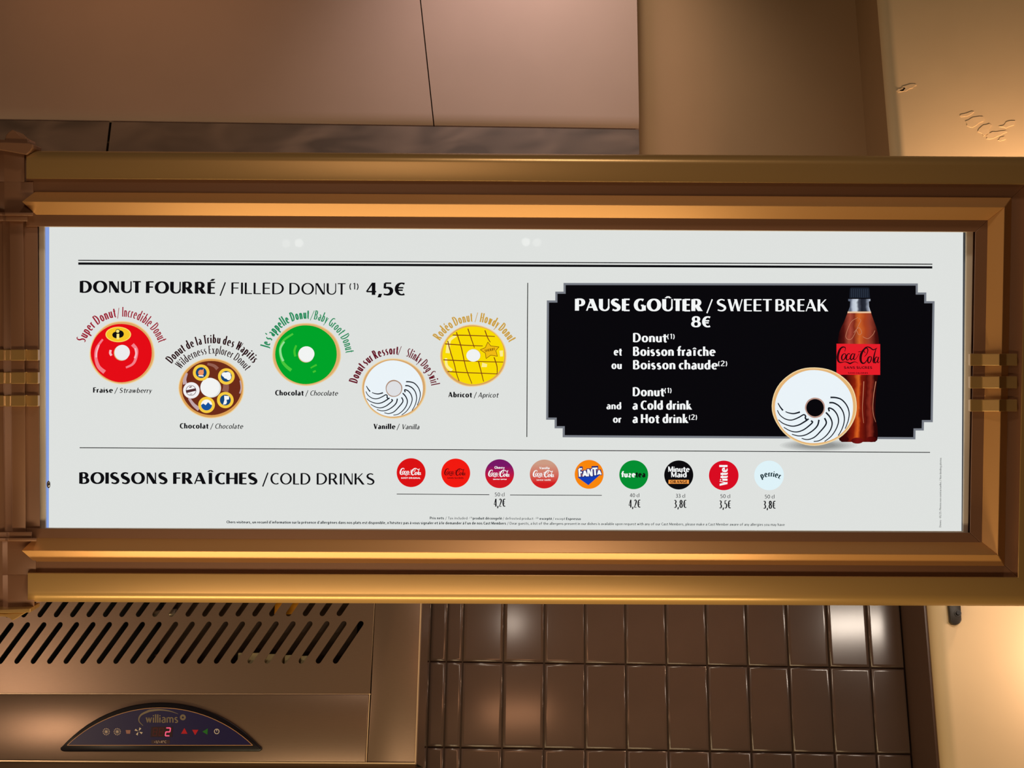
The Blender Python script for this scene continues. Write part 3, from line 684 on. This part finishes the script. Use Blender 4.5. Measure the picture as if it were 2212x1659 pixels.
# apricot
d = donut('printed_donut', 'yellow glazed donut picture with brown lattice and a star', 1022.5, 768.5, 72, 67.5, 1022.8, 767.3, 67, 62.5, (252, 222, 4), 1022.4, 767.8, 15, dough=(222, 166, 92), seed=14, hry=13)
c4 = lambda L: [(900 + x / 5.53, 600 + y / 5.53) for x, y in L]
hls([curve_poly(c4([(470, 690), (400, 740), (380, 800), (370, 900)]), 5, 9), curve_poly(c4([(350, 960), (360, 1050), (420, 1110)]), 5, 7), curve_poly(c4([(780, 1040), (840, 1050)]), 10, 6), curve_poly(c4([(1010, 870), (1015, 940)]), 8, 6)], (255, 240, 150), 2.4, d)
lat = []
for L in ([(475,650),(530,820),(570,1000),(600,1110),(660,1265)], [(612,608),(650,720),(690,835)], [(815,628),(850,720),(880,770)], [(372,755),(400,870),(450,1030),(475,1140),(508,1235)], [(740,1005),(770,1120),(800,1240)], [(925,950),(960,1060),(962,1145)],
          [(430,685),(600,688),(820,695),(935,702)], [(340,790),(560,805),(790,815)], [(320,980),(560,992),(800,1002),(1035,1008)], [(370,1120),(560,1132),(760,1140),(965,1148)]):
    lat += curve_poly(c4(L), 2.2, 1.6, 4)
lettering(lat, (128, 62, 22), 2.6, None, d, 'lattice')
lettering([ellipse(1022.4, 767.8, 15, 13.4, 36)], (244, 246, 245), 2.8, None, d, 'hole')
star = c4([(850,768),(885,815),(985,825),(945,870),(965,938),(885,925),(830,965),(820,900),(760,860),(820,835)])
lettering([star], (244, 190, 20), 3, None, d, 'star')
lettering([line_poly(*star[i], *star[(i + 1) % 10], 1.1) for i in range(10)] + T('SHERIFF', 1047.5, 760.5, 1070, 756.5, 5.4, .2, .12, q=.4), (116, 66, 10), 3.4, None, d, 'star_outline')
lettering(arc_polys('Rodéo Donut', 1024, 780, 85.5, -59, -2, 20, .15, .07) + [line_poly(1026, 696, 1032, 675, 1.2)] + arc_polys('Howdy Donut', 1024, 780, 85.5, 8, 62, 20, .15, .07), (208, 162, 66), 1, 'ochre arched lettering', name='caption')
# flavour captions
for a, ax0, ay, ax1, s0, s1, b, bx0, bx1 in (('Fraise', 201, 848, 244, 247.5, 254, 'Strawberry', 257.5, 329), ('Chocolat', 388.3, 925.4, 450.2, 454.5, 460.5, 'Chocolate', 464, 526.5), ('Chocolat', 594.3, 854, 655.8, 660, 665.5, 'Chocolate', 669.3, 731.4),
                                            ('Vanille', 806.8, 926.6, 854.3, 857.4, 863, 'Vanilla', 867, 907), ('Abricot', 968.4, 858, 1019.4, 1023.9, 1029.5, 'Apricot', 1032.5, 1078)):
    lettering(T(a, ax0, ay, ax1, ay + .3, 11, .28, .13, q=.6) + [line_poly(s0, ay + 2.6, s1, ay - 11, 1.3)] + T(b, bx0, ay + .4, bx1 - 2, ay + .7, 10.6, .16, .1, slant=.22, q=.6), K, 1, name='flavour_lettering')

for k in range(9):
    lettering([ellipse(1768, 962, 84 - k * 6, 13 - k * .9, 48)], tuple(int(c * (1 - .038 * (k + 1))) for c in (226, 229, 226)), .2 + k * .08, None, pb, 'printed_shadow')
# bottle and big donut in the offer
bc = lambda L: [(1790 + x / 4.607, 610 + y / 4.607) for x, y in L]
bh = [(195,165,415),(195,185,415),(215,190,400),(212,240,402),(190,298,420),(170,350,438),(150,400,456),(125,450,474),(105,500,488),(94,560,498),(90,610,502),(92,700,500),(90,800,500),(92,900,498),(98,930,492),(112,980,482),(120,1100,472),(124,1200,466),(128,1300,462),(116,1380,474),(104,1450,486),(100,1520,490),(106,1570,484),(130,1588,462)]
rows = [bc([(a, y), (b, y)]) for a, y, b in bh]
def ramp_print(name, x0, x1, stops):
    """printed colour varying across the picture"""
    m = bpy.data.materials.new(name); m.use_nodes = True; nt = m.node_tree; nt.nodes.clear()
    tc = nt.nodes.new('ShaderNodeTexCoord'); sp = nt.nodes.new('ShaderNodeSeparateXYZ'); mr = nt.nodes.new('ShaderNodeMapRange')
    nz = nt.nodes.new('ShaderNodeTexNoise'); nz.inputs['Scale'].default_value = 60; ad = nt.nodes.new('ShaderNodeMath'); ad.operation = 'MULTIPLY_ADD'; ad.inputs[1].default_value = .009
    mr.inputs['From Min'].default_value = Q(x0, 800, 0).x + .006; mr.inputs['From Max'].default_value = Q(x1, 800, 0).x + .006
    cr = nt.nodes.new('ShaderNodeValToRGB'); el = cr.color_ramp.elements
    el[0].position = stops[0][0]; el[0].color = (*lin(stops[0][1]), 1); el[1].position = stops[-1][0]; el[1].color = (*lin(stops[-1][1]), 1)
    for p, c in stops[1:-1]: e_ = el.new(p); e_.color = (*lin(c), 1)
    e = nt.nodes.new('ShaderNodeEmission'); o = nt.nodes.new('ShaderNodeOutputMaterial')
    nt.links.new(tc.outputs['Object'], sp.inputs[0]); nt.links.new(tc.outputs['Object'], nz.inputs['Vector']); nt.links.new(nz.outputs[0], ad.inputs[0]); nt.links.new(sp.outputs['X'], ad.inputs[2])
    nt.links.new(ad.outputs[0], mr.inputs['Value']); nt.links.new(mr.outputs[0], cr.inputs[0]); nt.links.new(cr.outputs[0], e.inputs[0]); nt.links.new(e.outputs[0], o.inputs[0])
    m.cycles.emission_sampling = 'NONE'; return m
quads = lambda a, b: [[rows[i][0], rows[i][1], rows[i + 1][1], rows[i + 1][0]] for i in range(a, b)]
m_up = ramp_print('print_cola_upper', 1806, 1901, [(0, (34, 6, 8)), (.12, (84, 20, 16)), (.26, (168, 74, 56)), (.37, (128, 40, 26)), (.47, (206, 100, 42)), (.6, (172, 66, 30)), (.72, (150, 62, 44)), (.86, (70, 14, 12)), (1, (26, 5, 6))])
m_lo = ramp_print('print_cola_lower', 1806, 1901, [(0, (40, 4, 6)), (.2, (64, 8, 8)), (.38, (140, 32, 12)), (.47, (222, 100, 34)), (.53, (130, 28, 12)), (.66, (86, 14, 10)), (.75, (140, 46, 32)), (.84, (48, 6, 6)), (1, (30, 2, 4))])
m_ft = ramp_print('print_cola_foot', 1806, 1901, [(0, (30, 4, 4)), (.3, (70, 8, 8)), (.48, (120, 22, 20)), (.7, (96, 14, 12)), (1, (30, 2, 4))])
m_nk = ramp_print('print_clear_neck', 1832, 1880, [(0, (96, 104, 122)), (.12, (190, 198, 212)), (.28, (208, 216, 226)), (.36, (80, 84, 98)), (.5, (30, 32, 42)), (.66, (44, 48, 60)), (.8, (150, 158, 174)), (.9, (214, 220, 230)), (1, (90, 98, 114))])
bot = printed('printed_bottle', SP, quads(4, 11), None, DPT + LY * 2, board, 'picture of a dark cola bottle with a red label', mat=m_up)
printed('bottle_body', SP, quads(11, len(rows) - 1), None, DPT + LY * 2, bot, mat=m_lo)
printed('bottle_body', SP, [ellipse(*bc([(155, 1560)])[0], 10, 6), ellipse(*bc([(285, 1575)])[0], 13, 6.5), ellipse(*bc([(425, 1562)])[0], 11.5, 6)], None, DPT + LY * 2.1, bot, mat=m_ft)
printed('bottle_neck', SP, quads(0, 4), None, DPT + LY * 2, bot, mat=m_nk)
lettering([bc([(190, 290), (420, 290), (424, 306), (186, 306)])], (236, 196, 160), 2.4, None, bot, 'foam_line')
cap_ = lettering([bc([(222, 52), (395, 52), (405, 62), (412, 155), (206, 155), (212, 62)])], (26, 32, 44), 2.2, None, bot, 'bottle_cap')
lettering([bc([(x, 66), (x + 6, 66), (x + 6, 150), (x, 150)]) for x in range(226, 400, 20)], (48, 58, 74), 2.5, None, bot, 'cap_rib')
for L, a, b in (([(350, 985), (342, 1150), (336, 1260), (348, 1400)], 1.6, .8), ([(470, 985), (445, 1150), (442, 1290), (468, 1390)], 1.6, .8), ([(290, 350), (220, 400), (170, 540), (230, 560), (300, 420), (320, 380), (300, 360)], 1, 1),
                ([(250, 500), (300, 450), (330, 500), (300, 520), (280, 480)], 1, 1), ([(340, 540), (390, 560), (440, 520), (460, 480)], 1, 1)):
    lettering(curve_poly(bc(L), a, b), (196, 128, 98), 2.8, None, bot, 'gleam')
lab = lettering([bc([(78, 610), (513, 614), (513, 921), (78, 919)])], (232, 30, 42), 3, None, bot, 'bottle_label')
lettering(script(*bc([(88, 640)])[0], 92, 37, 1.1) + T('SANS SUCRES', 1823, 796.4, 1884, 796.6, 5, .26, .2, q=.4) + T('SANS CALORIES', 1832, 807.2, 1875, 807.4, 3, .26, .2, q=.4), (44, 8, 14), 3.4, None, lab, 'label_lettering')
d = donut('printed_donut', 'large white glazed donut picture in front of the bottle', 1759, 877.5, 91.8, 84.6, 1758.6, 878.6, 84.4, 79, (238, 247, 252), 1760.3, 880.7, 19, dough=(232, 184, 122), seed=17, rim=(246, 220, 170))
for o in [d] + list(d.children): o.location.y -= .0012 if o is d else 0
lettering(ring(1760.3, 880.7, 21.6, 22, 18.6, 18.6, 40, .01, 5), (190, 152, 138), 2.6, None, d, 'inner_rim')
swirl(d, 1759, 877.5, 1.0, 3)
lettering([ellipse(1760.3, 880.7, 18.8, 18.8, 36)], (9, 8, 12), 2.8, None, d, 'hole')

# drink roundels
def disc(cx, cy, r, col, label, mat=None):
    return printed('drink_logo', SP, [ellipse(cx, cy, r, r, 56)], col, DPT + LY, board, label, mat=mat)
d = disc(888.1, 1021, 31.2, (222, 18, 20), 'red round drink logo with white script')
lettering(script(864.5, 1011.4, 45.5, 15, 1.5) + T('GOÛT ORIGINAL', 866.3, 1034, 908, 1034.2, 3.1, .3, .24, q=.3), WH, 2, None, d)
d = disc(984.4, 1021.8, 31.2, (246, 26, 16), 'bright red round drink logo with dark script')
lettering(script(960.7, 1012.3, 45.5, 15, 1.4) + T('SANS SUCRES', 966.3, 1034, 1001, 1034.2, 3.1, .3, .24, q=.3), (100, 12, 14), 2, None, d)
d = disc(1079.2, 1023.3, 31.2, None, 'purple to red round drink logo', mat=glow_grad('print_purple_red', SP, 1005, (122, 24, 104), 1036, (214, 24, 34)))
lettering(script(1055.7, 1015.2, 45.5, 15, 1.5) + T('Cherry', 1068, 1012.4, 1090, 1012.6, 5, .3, .22, q=.4) + T('saveur cerise', 1065, 1036.4, 1094.5, 1036.6, 3.1, .28, .22, q=.3), WH, 2, None, d)
d = disc(1175.7, 1024, 31.2, None, 'beige to red round drink logo', mat=glow_grad('print_beige_red', SP, 1000, (208, 158, 134), 1042, (216, 30, 34)))
lettering(script(1152, 1016, 45.5, 15, 1.5) + T('Vanilla', 1165, 1013.2, 1187, 1013.4, 4.6, .28, .2, q=.4) + T('saveur vanille', 1159, 1038, 1190, 1038.2, 3.1, .28, .22, q=.3), WH, 2, None, d)
d = disc(1272.6, 1024.7, 31.2, (252, 136, 12), 'orange round drink logo with a blue arrowhead')
lettering([[(1247.5, 1031), (1298, 1024), (1271, 1048)]], (20, 64, 186), 2, None, d, 'arrowhead')
fl = [('F', 1250.5, 1258.5, 1030, 17.5), ('A', 1258, 1269.5, 1029.5, 12.5), ('N', 1269, 1280.5, 1029, 15.5), ('T', 1280, 1291, 1027, 15.5), ('A', 1289.5, 1299.5, 1025.5, 9.5)]
P1 = []; P2 = []
for t, a, b, y, c in fl:
    P1 += text_polys(t, a - 1.4, y + 1.4, b + 1.4, y + .8, c + 2.8, 6.6 / c, 6.2 / c); P2 += text_polys(t, a, y, b, y - .6, c, 4.0 / c, 3.4 / c)
lettering(P1, (24, 40, 120), 2.4, None, d); lettering(P2, WH, 2.8, None, d)
d = disc(1369, 1025.5, 31.2, (4, 144, 50), 'green round drink logo')
lettering(T('fuze', 1342.2, 1030.6, 1373, 1030.6, 11.5, .3, .2, gap=.06, q=.6), WH, 2, None, d); lettering(T('tea', 1373, 1030.6, 1394, 1030.6, 11.5, .28, .2, gap=.06, q=.6), K, 2, None, d)
d = disc(1466.2, 1026, 31.4, (12, 11, 14), 'black round drink logo with an orange tag')
lettering(T('Minute', 1443, 1019.3, 1489.8, 1019.3, 11.5, .26, .13, gap=.07, q=.6) + T('Maid', 1449.5, 1031, 1483.5, 1031, 11.5, .26, .13, gap=.07, q=.6), WH, 2, None, d)
b_ = lettering([[(1444, 1036.5), (1488.2, 1036.5), (1488.2, 1045), (1444, 1045)]], (246, 158, 72), 2, None, d, 'logo_tag')
lettering(T('ORANGE', 1448, 1043.6, 1484.5, 1043.6, 5.8, .28, .16, q=.5), (70, 30, 10), 2.6, None, b_)
d = disc(1563.4, 1027, 32, (220, 12, 34), 'red round drink logo with upright white lettering')
lettering(T('Vittel', 1571.5, 1049.5, 1571.5, 1004.5, 17, .26, .09, gap=.07), WH, 2, None, d)
d = disc(1661.3, 1027, 32, (226, 246, 252), 'pale blue round drink logo')
lettering(arc_polys('perrier', 1664, 1072, 42.5, -27, 28, 12.5, .22, .12, gap=.08), (18, 44, 50), 2, None, d); lettering([ellipse(1684, 1034, .9, .9, 10)], (18, 44, 50), 2, None, d)
for t, a, b, y in (('50 cl', 1069, 1089.8, 1072), ('40 cl', 1360.4, 1381, 1073.8), ('33 cl', 1460, 1480, 1075), ('50 cl', 1556.3, 1577.3, 1075.7), ('50 cl', 1652.3, 1673, 1076.6)):
    lettering(T(t, a, y, b, y, 7.8, .15, .12, q=.5), (50, 50, 54), 1, name='size_lettering')
for t, a, b, y in (('4,2€', 1066.7, 1092, 1094.4), ('4,2€', 1358, 1383.8, 1096.4), ('3,8€', 1456, 1483, 1097), ('3,5€', 1553.7, 1579, 1098), ('3,8€', 1648.9, 1675.7, 1098.8)):
    lettering(T(t, a, y, b, y, 17, .16, .075), K, 1, name='price')
# small print
fp = []
fx = lambda x: 1121.6 + (x - 928) * .0053
for t, a, b, w in (('Prix nets', 928.5, 959, .24), ('/ Tax included -', 962, 1014, .15), ('produit décongelé', 1021, 1084.5, .24), ('/ defrosted product -', 1086, 1156, .15), ('excepté', 1165.5, 1192.5, .24), ('/ except', 1194, 1221, .15), ('Espresso', 1223, 1254.7, .24)):
    fp += T(t, a, fx(a), b, fx(b), 5.4, w, w * .6, q=.3)
fp += T('(1)', 1015, 1119.5, 1020, 1119.5, 3, .2, .15, q=.3) + T('(2)', 1157.5, 1120.4, 1163.5, 1120.4, 3, .2, .15, q=.3)
fy = lambda x: 1130.3 + (x - 489) * .0047
lettering(fp + T("Chers visiteurs, un recueil d'information sur la présence d'allergènes dans nos plats est disponible, n'hésitez pas à vous signaler et à le demander à l'un de nos Cast Members", 489.3, fy(489), 1093, fy(1093), 5.6, .24, .16, q=.3)
          + T('/ Dear guests, a list of the allergens present in our dishes is available upon request with any of our Cast Members, please make a Cast Member aware of any allergies you may have', 1095.5, fy(1095), 1695, fy(1695), 5.5, .16, .12, q=.3), (34, 46, 50), 1, name='small_print')
lettering(T('Disney - 05/25. Photos non contractuelles / Non-binding photos', 2033, 1139, 2033.6, 989, 4.0, .16, .12, q=.3), (70, 70, 70), 1, name='small_print')
# clip screw at the left edge of the sheet
scr = obj('screw_head', [Q(x, y, .010) for x, y in ellipse(105, 1046.5, 4, 8, 20)] + [Q(105, 1046.5, .014)], [(i, (i + 1) % 20, 20) for i in range(20)], pbr('chrome', (190, 190, 190), .2, .9), board, True)
# clear cover
gm = bpy.data.materials.new('clear_cover'); gm.use_nodes = True; nt = gm.node_tree; nt.nodes.clear()
tb = nt.nodes.new('ShaderNodeBsdfTransparent'); gb = nt.nodes.new('ShaderNodeBsdfGlossy'); gb.inputs['Roughness'].default_value = .02
mx = nt.nodes.new('ShaderNodeMixShader'); mx.inputs[0].default_value = .035; oo = nt.nodes.new('ShaderNodeOutputMaterial')
nt.links.new(tb.outputs[0], mx.inputs[1]); nt.links.new(gb.outputs[0], mx.inputs[2]); nt.links.new(mx.outputs[0], oo.inputs[0])
obj('clear_cover', [Q(97, 490, .0085), Q(2088, 500, .0085), Q(2081, 1148, .0085), Q(99, 1141, .0085)], [(0, 3, 2, 1)], gm, board, label='thin clear cover over the sheet')

nS = RL @ Vector((0, -1, 0))
for gx, gy, L_ in ((618, 526, 1.6), (646, 525, 3.2), (1136, 523, 3.6), (1160, 524, 2.0)):
    h = SP.m @ Q(gx, gy, .0085); dv = (h - CAMLOC).normalized(); rv = dv - 2 * dv.dot(nS) * nS
    p = h + rv * 2.6; rr = 9 / F * 5.1 / 1.0
    light('room_glint_lamp', 'AREA', p, h, L_ * math.pi * math.pi * rr * rr, (1, .97, .93), 2 * rr)

# ================================================================== REFRIGERATOR
YF = 3.52
fr_rot = Matrix.Rotation(R(-6.0), 3, 'Z')
fo = ray_at_y(450, 1500, YF)
FP = Plane(fo, fr_rot); FQ = FP.P
fridge = thing('refrigerator', FP, 'brushed steel refrigerator top with slanted vent slots and a dark blue control panel', 'refrigerator')
fz = lambda py, px=500: FQ(px, py).z
fxx = lambda px, py: FQ(px, py).x
xr_panel = fxx(805, 1400); xr_door = fxx(794, 1560); xr_side = fxx(904, 1450)
z_top = fz(1300) + .28; z_seam = fz(1499); z_bot = fz(1645); xl = fxx(-260, 1500)
h = ray_at_y(-10, 1590, YF); dv = (h - CAMLOC).normalized(); nf = fr_rot @ Vector((0, -1, 0)); rv = dv - 2 * dv.dot(nf) * nf
light('kitchen_side_lamp', 'AREA', h + rv * 1.6, h, 5.0, (1.0, .70, .44), .10, .5)
# vent panel: plate with slots cut out
def slot(cx, cy, dx, dy, w, n=6):
    """outline of a rounded slot, from the lower centre (cx,cy) to (cx+dx,cy+dy) in local metres"""
    a = math.atan2(dy, dx); out = []
    for i in range(n + 1): t = a - math.pi / 2 + math.pi * i / n; out.append((cx + dx + w * math.cos(t), cy + dy + w * math.sin(t)))
    for i in range(n + 1): t = a + math.pi / 2 + math.pi * i / n; out.append((cx + w * math.cos(t), cy + w * math.sin(t)))
    return out
p0 = FQ(37.5, 1428.5); p1 = FQ(95.5, 1350); sdx = p1.x - p0.x; sdz = p1.z - p0.z
pa = FQ(1.5, 1428.5); pe = FQ(725, 1428.5); pitch = (pe.x - pa.x) / 20
pr = FQ(87, 1328); pre = FQ(733, 1328); pitch1 = (pre.x - pr.x) / 18
hw = (FQ(100, 1400).x - FQ(89.6, 1400).x) / 2 * 1.12
import bmesh
def plate_with_holes(name, outline, holes, t, mat, parent):
    bm = bmesh.new(); edges = []
    for lp in [outline] + holes:
        vs = [bm.verts.new((x, 0, z)) for x, z in lp]
        edges += [bm.edges.new((vs[i], vs[(i + 1) % len(vs)])) for i in range(len(vs))]
    bmesh.ops.triangle_fill(bm, use_beauty=True, use_dissolve=False, edges=edges)
    me = bpy.data.meshes.new(name); bmesh.ops.recalc_face_normals(bm, faces=bm.faces); bm.to_mesh(me); bm.free()
    me.materials.append(mat); o = bpy.data.objects.new(name, me); COL.objects.link(o); o.parent = parent
    m = o.modifiers.new('s', 'SOLIDIFY'); m.thickness = t; m.offset = 0
    return o
holes = [slot(pa.x + pitch * k, pa.z, sdx, sdz, hw) for k in range(-5, 21)] + [slot(pr.x + pitch1 * k, pr.z, sdx, sdz, hw) for k in range(-7, 19)]
vp = plate_with_holes('vent_panel', [(xl, z_seam + .0015), (xr_panel - .001, z_seam + .0015), (xr_panel - .001, z_top), (xl, z_top)], holes, .0025, M_steel, fridge)
slab('front_panel', [(xl, -.003, z_bot), (xr_door, -.003, z_bot), (xr_door, -.003, z_seam - .0015), (xl, -.003, z_seam - .0015)], .02, M_steel, fridge, .0022)
slab('side_stile', [(fxx(796, 1560) + .001, -.001, z_bot), (xr_side, -.001, z_bot), (xr_side, -.001, z_top), (xr_panel + .001, -.001, z_top), (xr_panel + .001, -.001, z_seam)], .016, M_steel, fridge, .0022)
box('side_panel', (xr_side - .004, .017, z_bot), (xr_side, .13, z_top), M_steel, fridge)
box('door', (xl, .006, z_bot - .5), (xr_side, .03, z_bot - .004), pbr('dark_steel', (78, 60, 46), .4, .6), fridge, .001)
box('back_panel', (xl, .12, z_bot), (xr_side - .005, .13, z_top), M_dark, fridge)
box('lower_shelf', (xl, .022, z_bot), (xr_side - .005, .119, z_bot + .004), M_dark, fridge)
M_lip = pbr('pale_fold_glint', (236, 206, 176), .35, .25)  # highlights of the folded edges put into the pale colour of thin strips
box('seam_fold_glint', (xl, .0005, z_seam - .001), (xr_panel, .004, z_seam + .001), M_lip, fridge)
slab('seam_fold_glint', [(fxx(795, 1560) - .001, -.0005, z_bot), (fxx(795, 1560) + .001, -.0005, z_bot), (xr_panel + .001, -.0005, z_top), (xr_panel - .001, -.0005, z_top)], .003, M_lip, fridge)
box('edge_fold_glint', (xr_side - .0008, -.0035, z_bot), (xr_side + .0012, .010, z_top), M_lip, fridge)
box('edge_fold_glint', (xl, -.0045, z_bot - .0035), (xr_side + .0012, .01, z_bot - .0005), M_lip, fridge)
# machinery seen through the slots
hs = box('fan_housing', (fxx(330, 1400), .05, fz(1480)), (fxx(760, 1400), .11, z_top - .02), pbr('dark_brown_housing', (66, 48, 38), .6), fridge)
for a, b in ((508, 560), (565, 605), (610, 640), (645, 672)):
    box('pale_cap', (fxx(a, 1420), .02, fz(1445)), (fxx(b, 1420) , .045, fz(1407 + (a - 508) * .05)), pbr('pale_plastic', (226, 208, 160), .6), fridge, .002)
box('warning_label', (fxx(583, 1320), .042, fz(1320)), (fxx(640, 1320), .048, fz(1290)), pbr('amber_label', (240, 160, 30), .5), fridge)
def cyl(name, a, b, r, mat, parent, n=16):
    a = Vector(a); b = Vector(b); q = (b - a).to_track_quat('Z', 'Y').to_matrix(); v = []
    for p in (a, b):
        for i in range(n): v.append(p + q @ Vector((r * math.cos(2 * math.pi * i / n), r * math.sin(2 * math.pi * i / n), 0)))
    f = [(i, (i + 1) % n, n + (i + 1) % n, n + i) for i in range(n)] + [tuple(range(n))[::-1], tuple(range(n, 2 * n))]
    o = obj(name, v, f, mat, parent)
    for p in o.data.polygons[:-2]: p.use_smooth = True
    return o
cyl('pipe', (fxx(318, 1322), .03, fz(1322)), (fxx(372, 1326), .03, fz(1318)), .010, pbr('pale_metal', (214, 196, 180), .35, .6), fridge)
cyl('cable', (fxx(326, 1412), .03, fz(1412)), (fxx(350, 1404), .035, fz(1404)), .002, pbr('copper_wire', (190, 120, 84), .4, .5), fridge)

# control panel
def arch(x0, x1, yb, ya, n=28):
    """outline px: flat bottom from x0 to x1 at yb, circular arc apex ya"""
    hw_ = (x1 - x0) / 2; s = yb - ya; rr = (hw_ * hw_ + s * s) / (2 * s); cx = (x0 + x1) / 2; cy = ya + rr; a = math.asin(hw_ / rr)
    return [(cx + rr * math.sin(-a + 2 * a * i / n), cy - rr * math.cos(-a + 2 * a * i / n)) for i in range(n + 1)]
outer = [(135, 1623), (130, 1620), (129.5, 1615)] + arch(134, 560, 1612, 1517)[0:] + [(564.5, 1614), (565, 1619), (560, 1623)]
cpn = slab('control_panel', [FQ(x, y, .012) for x, y in outer][::-1], .010, pbr('black_bezel', (16, 12, 22), .35), fridge, .0025, label='dark blue arched control panel')
inner = arch(145, 546, 1610, 1529)
def fprint(name, polys, col, dep, parent=None, emit=False):
    v = []; f = []
    for pl in polys:
        b = len(v); v += [FQ(x, y, dep) for x, y in pl]; f.append(tuple(range(b, b + len(pl))))
    return obj(name, v, f, glow(col) if emit else pbr('ink_%d_%d_%d' % col, col, .4), parent or cpn)
fprint('panel_face', [inner], (22, 16, 80), .0128)
mI = len(inner)
fprint('gold_line', [line_poly(*inner[i], *inner[(i + 1) % mI], 1.4) for i in range(mI)], (188, 140, 100), .0132)
gp = (132, 118, 100)
c7 = lambda L: [(100 + x / 4.424, 1480 + y / 4.424) for x, y in L]
fprint('logo_lettering', text_polys('williams', 314.7, 1561, 384.8, 1561, 17, .17, .13, gap=.1) + curve_poly(c7([(925, 388), (885, 340), (905, 285), (985, 245)]), 1, 5) + curve_poly(c7([(985, 245), (1080, 236), (1180, 248), (1262, 276)]), 5, .6)
       + ring(*c7([(1305, 308)])[0], 6.4, 6.4, 2.2, 2.2, 24), gp, .0134)
ic = []
for cx_, cy_ in ((229.5, 1580.6), (253.3, 1580.6)):
    for k in range(12):
        a = k * math.pi / 6
        ic.append(ellipse(cx_ + 6.8 * math.cos(a), cy_ + 6.8 * math.sin(a), 1.1, 1.1, 8))
        if k < 8: a2 = k * math.pi / 4; ic.append(line_poly(cx_, cy_, cx_ + 4.6 * math.cos(a2), cy_ + 4.6 * math.sin(a2), .9))
fprint('icon', ic, (214, 196, 186), .0134)
fprint('icon', [[(271.5, 1577), (282, 1577), (281, 1585), (273, 1585)]], (168, 118, 110), .0134)
fan = []
for k in range(4):
    a = k * math.pi / 2 + .5; fan.append([(299.4 + 1.2 * math.cos(a), 1580 + 1.2 * math.sin(a)), (299.4 + 9 * math.cos(a - .28), 1580 + 9 * math.sin(a - .28)), (299.4 + 8.5 * math.cos(a + .25), 1580 + 8.5 * math.sin(a + .25))])
fprint('icon', fan, (230, 216, 200), .0134)
fprint('arrow_button', [[(391, 1585), (398.5, 1572.5), (405, 1585)]], (196, 22, 42), .0134); fprint('arrow_button', [[(415, 1576.5), (428.5, 1576.5), (421.5, 1588)]], (196, 22, 42), .0134)
fprint('arrow_button', [[(437, 1580.5), (449, 1573.5), (448, 1587)]], (30, 120, 40), .0134)
fprint('power_button', ring(468.2, 1580, 5.8, 5.8, 4.2, 4.2, 24) + [line_poly(468.2, 1575, 468.2, 1580, 1.6)], (216, 206, 200), .0134)
fprint('display_glass', [[(327, 1570), (374, 1570), (372, 1592), (325, 1592)]], (40, 6, 22), .0134)
def seg7(x, y, w, h, segs, t=1.8):
    s = {'a': ((0, 0), (1, 0)), 'b': ((1, 0), (1, .5)), 'c': ((1, .5), (1, 1)), 'd': ((0, 1), (1, 1)), 'e': ((0, .5), (0, 1)), 'f': ((0, 0), (0, .5)), 'g': ((0, .5), (1, .5))}
    f_ = lambda p: (x + p[0] * w + (1 - p[1]) * 2.2, y + p[1] * h)
    return [line_poly(*f_(s[c][0]), *f_(s[c][1]), t) for c in segs]
fprint('display_digit', seg7(330, 1573, 8, 16, 'abcdefg', 1.4) + seg7(343, 1573, 8, 16, 'abcdefg', 1.4), (86, 8, 20), .0137)
fprint('display_digit', seg7(357, 1572.5, 9, 17, 'abged', 2.4), (255, 96, 130), .0138, emit=True)
fprint('range_plate', [[(327, 1598.5), (367, 1598.5), (367, 1606.5), (327, 1606.5)]], (58, 36, 48), .0133)
fprint('range_lettering', text_polys('+1/+4°C', 333, 1605, 359, 1605, 5, .2, .16, q=.3), (200, 180, 170), .0137)

# ================================================================== bracket on the pier
PP = pierp
def pq(x, y, d=0): return PP.P(x, y, d)
br = thing('wall_bracket', pierp, 'small dark metal bracket with a bolt on the cream wall under the frame', 'bracket')
ol = [(2048, 1296), (2075, 1296), (2077.5, 1340), (2074, 1346), (2066, 1349.5), (2058, 1348), (2052.5, 1342)]
slab('plate', [pq(x, y, .014) for x, y in ol], .014, M_black, br, .002)
bp = pq(2065, 1327, .0)
cyl('bolt', (bp.x, -.014, bp.z), (bp.x, -.022, bp.z), .0055, pbr('dark_bolt', (24, 20, 18), .35, .6), br, 6)
cyl('washer', (bp.x, -.0141, bp.z), (bp.x, -.016, bp.z), .0085, M_black, br, 20)

for k, (x, y, w_, h_) in enumerate(((2105, 262, 22, 12), (2128, 280, 16, 14), (2150, 291, 24, 8), (2178, 268, 20, 7), (2092, 246, 18, 5), (1962, 189, 20, 6), (1946, 194, 10, 5), (2164, 300, 10, 6))):
    rn = random.Random(k); pts = []
    for i in range(14):
        a = -2 * math.pi * i / 14; rr = rn.uniform(.55, 1.1); pts.append(pierp.P(x + w_ * rr * math.cos(a), y + h_ * rr * math.sin(a) - .25 * w_ * math.cos(a), .0012) - Vector((0, 0, 0)))
    o = slab('paint_flake', [(p.x, -.0012, p.z) for p in pts], .0014, pbr('peeled_plaster', (238, 208, 166), .8, noise=.08, nscale=40), pier); o['label'] = 'pale peeled patch'
